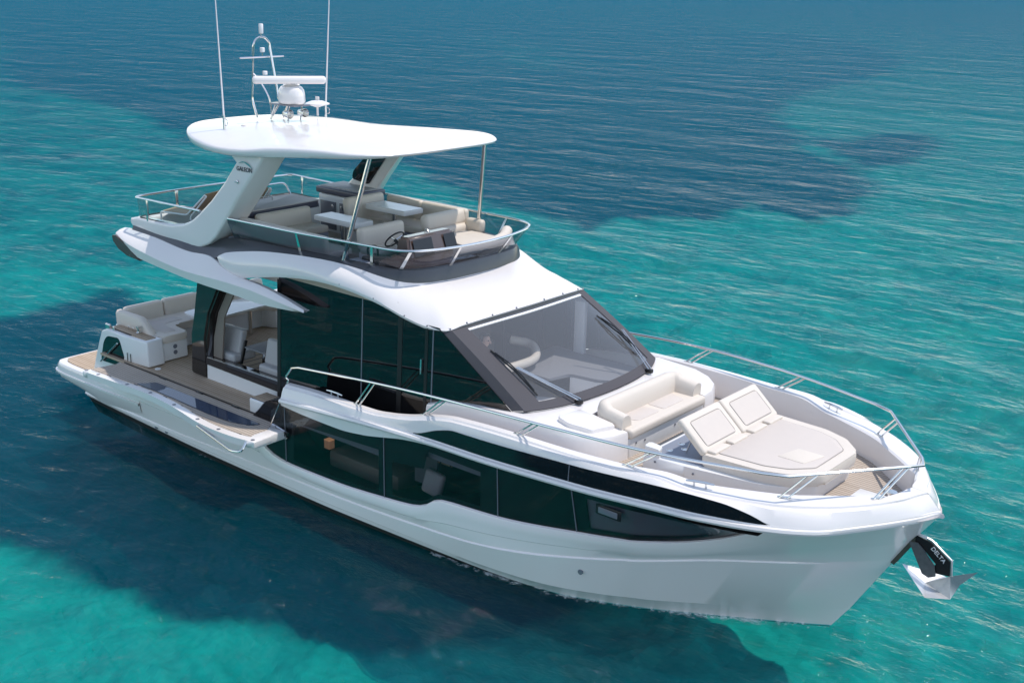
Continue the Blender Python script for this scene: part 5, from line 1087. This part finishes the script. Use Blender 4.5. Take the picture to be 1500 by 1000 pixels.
# person at the lower helm
def person():
    root = thing('person', 'person in a dark shirt leaning forward at the lower helm behind the windscreen', 'person', (9.95, -.80, 2.2))
    off = Vector((9.95, -.80, 2.2))
    def skinned(name, joints, edges, m, par, sub=2, rootv=0):
        me = bpy.data.meshes.new(name); me.from_pydata([Vector(j[:3]) for j in joints], edges, []); o = bpy.data.objects.new(name, me); COL.objects.link(o)
        md = o.modifiers.new('skin', 'SKIN'); sv = me.skin_vertices[0].data
        for i, j in enumerate(joints): sv[i].radius = (j[3], j[4] if len(j) > 4 else j[3])
        sv[rootv].use_root = True; s_ = o.modifiers.new('sub', 'SUBSURF'); s_.levels = s_.render_levels = sub
        dg = bpy.context.evaluated_depsgraph_get(); m2 = bpy.data.meshes.new_from_object(o.evaluated_get(dg)); o.modifiers.clear(); o.data = m2; m2.materials.clear(); m2.materials.append(M[m])
        for f in m2.polygons: f.use_smooth = True
        o.parent = par
        if par.type == 'EMPTY': o.location = -par.location
        return o
    J = [(9.95, -.80, 2.22, .14, .16), (10.02, -.80, 2.42, .13, .16), (10.12, -.80, 2.62, .13, .18), (10.22, -.80, 2.78, .10, .15), (10.28, -.80, 2.86, .055), (10.36, -.80, 2.96, .075), (10.40, -.80, 3.05, .092, .08), (10.38, -.80, 3.12, .07),
         (10.18, -1.00, 2.76, .062), (10.28, -1.10, 2.52, .048), (10.50, -.98, 2.42, .036), (10.58, -.93, 2.43, .03), (10.18, -.60, 2.76, .062), (10.30, -.48, 2.52, .048), (10.52, -.58, 2.42, .036), (10.60, -.62, 2.43, .03),
         (9.98, -.92, 2.16, .09), (10.35, -.94, 2.14, .07), (10.42, -.94, 1.75, .05), (10.52, -.94, 1.68, .04), (9.98, -.68, 2.16, .09), (10.35, -.66, 2.14, .07), (10.42, -.66, 1.75, .05), (10.52, -.66, 1.68, .04)]
    E_ = [(0, 1), (1, 2), (2, 3), (3, 4), (4, 5), (5, 6), (6, 7), (3, 8), (8, 9), (9, 10), (10, 11), (3, 12), (12, 13), (13, 14), (14, 15), (0, 16), (16, 17), (17, 18), (18, 19), (0, 20), (20, 21), (21, 22), (22, 23)]
    body = skinned('body', J, E_, 'skin', root)
    T = [(9.95, -.80, 2.22, .155, .175), (10.02, -.80, 2.42, .145, .175), (10.12, -.80, 2.62, .145, .195), (10.21, -.80, 2.77, .115, .165), (10.18, -1.00, 2.76, .075), (10.27, -1.09, 2.54, .062), (10.18, -.60, 2.76, .075), (10.29, -.49, 2.54, .062)]
    skinned('shirt', T, [(0, 1), (1, 2), (2, 3), (3, 4), (4, 5), (3, 6), (6, 7)], 'shirt', root)
    b = B(); bmesh.ops.create_uvsphere(b, u_segments=18, v_segments=12, radius=.105); bmesh.ops.scale(b, vec=(1, .86, .95), verts=b.verts)
    bmesh.ops.delete(b, geom=[v for v in b.verts if v.co.x > .055 and v.co.z < .05 or v.co.z < -.06], context='VERTS'); bmesh.ops.translate(b, verts=b.verts, vec=(10.37, -.80, 3.08)); finish(b, 'hair', 'hair', root)
    for sy in (-1, 1):
        for f_ in range(4):
            y0 = (-.93 if sy < 0 else -.62)+(f_-1.5)*.018; tb('finger', 'skin', body, fillet([(10.60, y0, 2.44), (10.645, y0, 2.455), (10.665, y0, 2.42)], .012, 2), .0085, 6)
        tb('thumb', 'skin', body, [(10.585, (-.93 if sy < 0 else -.62)-sy*-.04, 2.44), (10.63, (-.93 if sy < 0 else -.62)-sy*-.045, 2.46)], .0095, 6)
        b = B(); bmesh.ops.create_uvsphere(b, u_segments=8, v_segments=6, radius=.011); bmesh.ops.translate(b, verts=b.verts, vec=(10.483, -.80+sy*.032, 3.06)); finish(b, 'eye', 'screen', body)
    b = B(); bmesh.ops.create_cone(b, segments=6, radius1=.018, radius2=.006, depth=.05, cap_ends=True); bmesh.ops.translate(b, verts=b.verts, vec=(10.495, -.80, 3.035)); finish(b, 'nose', 'skin', body)
    torus('lower_steering_wheel', 'black', (10.64, -.78, 2.40), .17, .014, (-.7, 0, .7), lh)
person()
# ------------------------------------------------------------ anchor on the stem
an_ = pr('anchor', 'anchor', Y, [(17.18, -.03), (17.5, -.03), (17.5, .03), (17.18, .03)], 1.55, 1.70, .01, label='galvanised anchor hanging from the stem')
b = B(); O_ = [(16.98, 1.24), (17.12, 1.18), (17.36, 1.60), (17.36, 1.70), (17.22, 1.66)]
for sg in (-1, 1):
    v_ = [b.verts.new((x, sg*.055, z)) for x, z in O_]; b.faces.new(v_)
v1 = [b.verts.new((x, -.055, z)) for x, z in O_[:2]]; v2 = [b.verts.new((x, .055, z)) for x, z in O_[:2]]
b.faces.new((v1[0], v1[1], v2[1], v2[0])); solid(b, .012); finish(b, 'bow_roller', 'steelbrown', an_)
b = B(); sh = [(17.36, 1.70), (17.56, 1.66), (17.84, 1.47), (17.86, 1.27), (17.62, 1.24), (17.66, 1.38), (17.52, 1.5), (17.34, 1.60)]
v_ = [b.verts.new((x, -.012, z)) for x, z in sh]; b.faces.new(v_); bmesh.ops.recalc_face_normals(b, faces=b.faces); bmesh.ops.solidify(b, geom=b.faces[:], thickness=.024); finish(b, 'anchor_shank', 'black', an_)
tb('shank_rim', 'anchor', an_, [(17.36, 0, 1.715), (17.56, 0, 1.675), (17.85, 0, 1.48), (17.875, 0, 1.26)], .016, 8)
b = B(); pl_ = [(17.28, 1.60), (17.40, 1.61), (17.50, 1.53), (17.66, 1.36), (17.69, 1.22), (17.60, 1.17), (17.51, 1.20), (17.42, 1.36)]
v_ = [b.verts.new((x, -.05, z)) for x, z in pl_]; b.faces.new(v_); bmesh.ops.recalc_face_normals(b, faces=b.faces); bmesh.ops.solidify(b, geom=b.faces[:], thickness=.02); finish(b, 'swivel_plate', 'anchordark', an_)
b = B(); vt = [b.verts.new(p) for p in ((17.22, -.02, 1.22), (17.86, 0, 1.26), (17.68, -.34, 1.02), (17.95, -.16, 1.02), (17.68, .34, 1.06), (17.95, .16, 1.10), (18.12, .28, 1.30), (17.55, 0, 1.05))]
for f_ in ((0, 2, 7), (0, 7, 4), (7, 2, 3), (7, 3, 1), (7, 1, 5), (7, 5, 4), (1, 3, 5), (1, 5, 6)): b.faces.new([vt[i] for i in f_])
bmesh.ops.solidify(b, geom=b.faces[:], thickness=.012); finish(b, 'fluke', 'anchor', an_, smooth=10)
text('DELTA', 'lettering', 'whiteletter', an_, (17.665, -.041, 1.50), .082, (.78, 0, -.62), (.62, 0, .78), .002, .001)
# ------------------------------------------------------------ foam where the hull meets the sea
m = bpy.data.materials.new('sea_foam'); m.use_nodes = True; t = m.node_tree; pb = t.nodes['Principled BSDF']; out = t.nodes['Material Output']
pb.inputs['Base Color'].default_value = (.75, .8, .8, 1); pb.inputs['Roughness'].default_value = .8
tc = t.nodes.new('ShaderNodeTexCoord'); nz = t.nodes.new('ShaderNodeTexNoise'); nz.inputs['Scale'].default_value = 9; nz.inputs['Detail'].default_value = 8; nz.inputs['Roughness'].default_value = .75; t.links.new(tc.outputs['Object'], nz.inputs[0])
at = t.nodes.new('ShaderNodeAttribute'); at.attribute_name = 'fade'; mu = t.nodes.new('ShaderNodeMath'); mu.operation = 'MULTIPLY'; t.links.new(nz.outputs[0], mu.inputs[0]); t.links.new(at.outputs['Fac'], mu.inputs[1])
mr = t.nodes.new('ShaderNodeMapRange'); mr.inputs[1].default_value = .46; mr.inputs[2].default_value = .62; mr.inputs[4].default_value = .8; t.links.new(mu.outputs[0], mr.inputs[0])
tr = t.nodes.new('ShaderNodeBsdfTransparent'); mx = t.nodes.new('ShaderNodeMixShader'); t.links.new(mr.outputs[0], mx.inputs[0]); t.links.new(tr.outputs[0], mx.inputs[1]); t.links.new(pb.outputs[0], mx.inputs[2]); t.links.new(mx.outputs[0], out.inputs[0])
xs = lin(2, 16.32, 160); V = []; F = []; fd = []
for i, x in enumerate(xs):
    y = interp(WLY, x) if x < 16.33 else 0
    w_ = .10+.08*noise.noise(Vector((x*1.3, 0, 0)))+(.08 if x > 11 else 0)
    k_ = .72 if x < 10.6 else 1.0; k_ *= 1+.35*noise.noise(Vector((x*.9, 5, 0)))
    for sg in (-1, 1):
        for q_, f_ in ((-.05, 1.15), (w_*.35, 1.0), (w_*1.0, .75), (w_*1.9, .2)):
            V.append((x+q_*(.5 if x > 13 else 0), sg*(y+q_), SEA_Z+.006)); fd.append(f_*k_)
for i in range(len(xs)-1):
    for s_ in (0, 4):
        for j in range(3): a = i*8+s_+j; F.append((a, a+1, a+9, a+8))
me = bpy.data.meshes.new('foam'); me.from_pydata(V, [], F); at_ = me.attributes.new('fade', 'FLOAT', 'POINT'); at_.data.foreach_set('value', fd); me.materials.append(m)
fo = bpy.data.objects.new('foam', me); COL.objects.link(fo); fo['kind'] = 'stuff'; fo['label'] = 'thin broken line of white foam along the hull'; fo['category'] = 'foam'
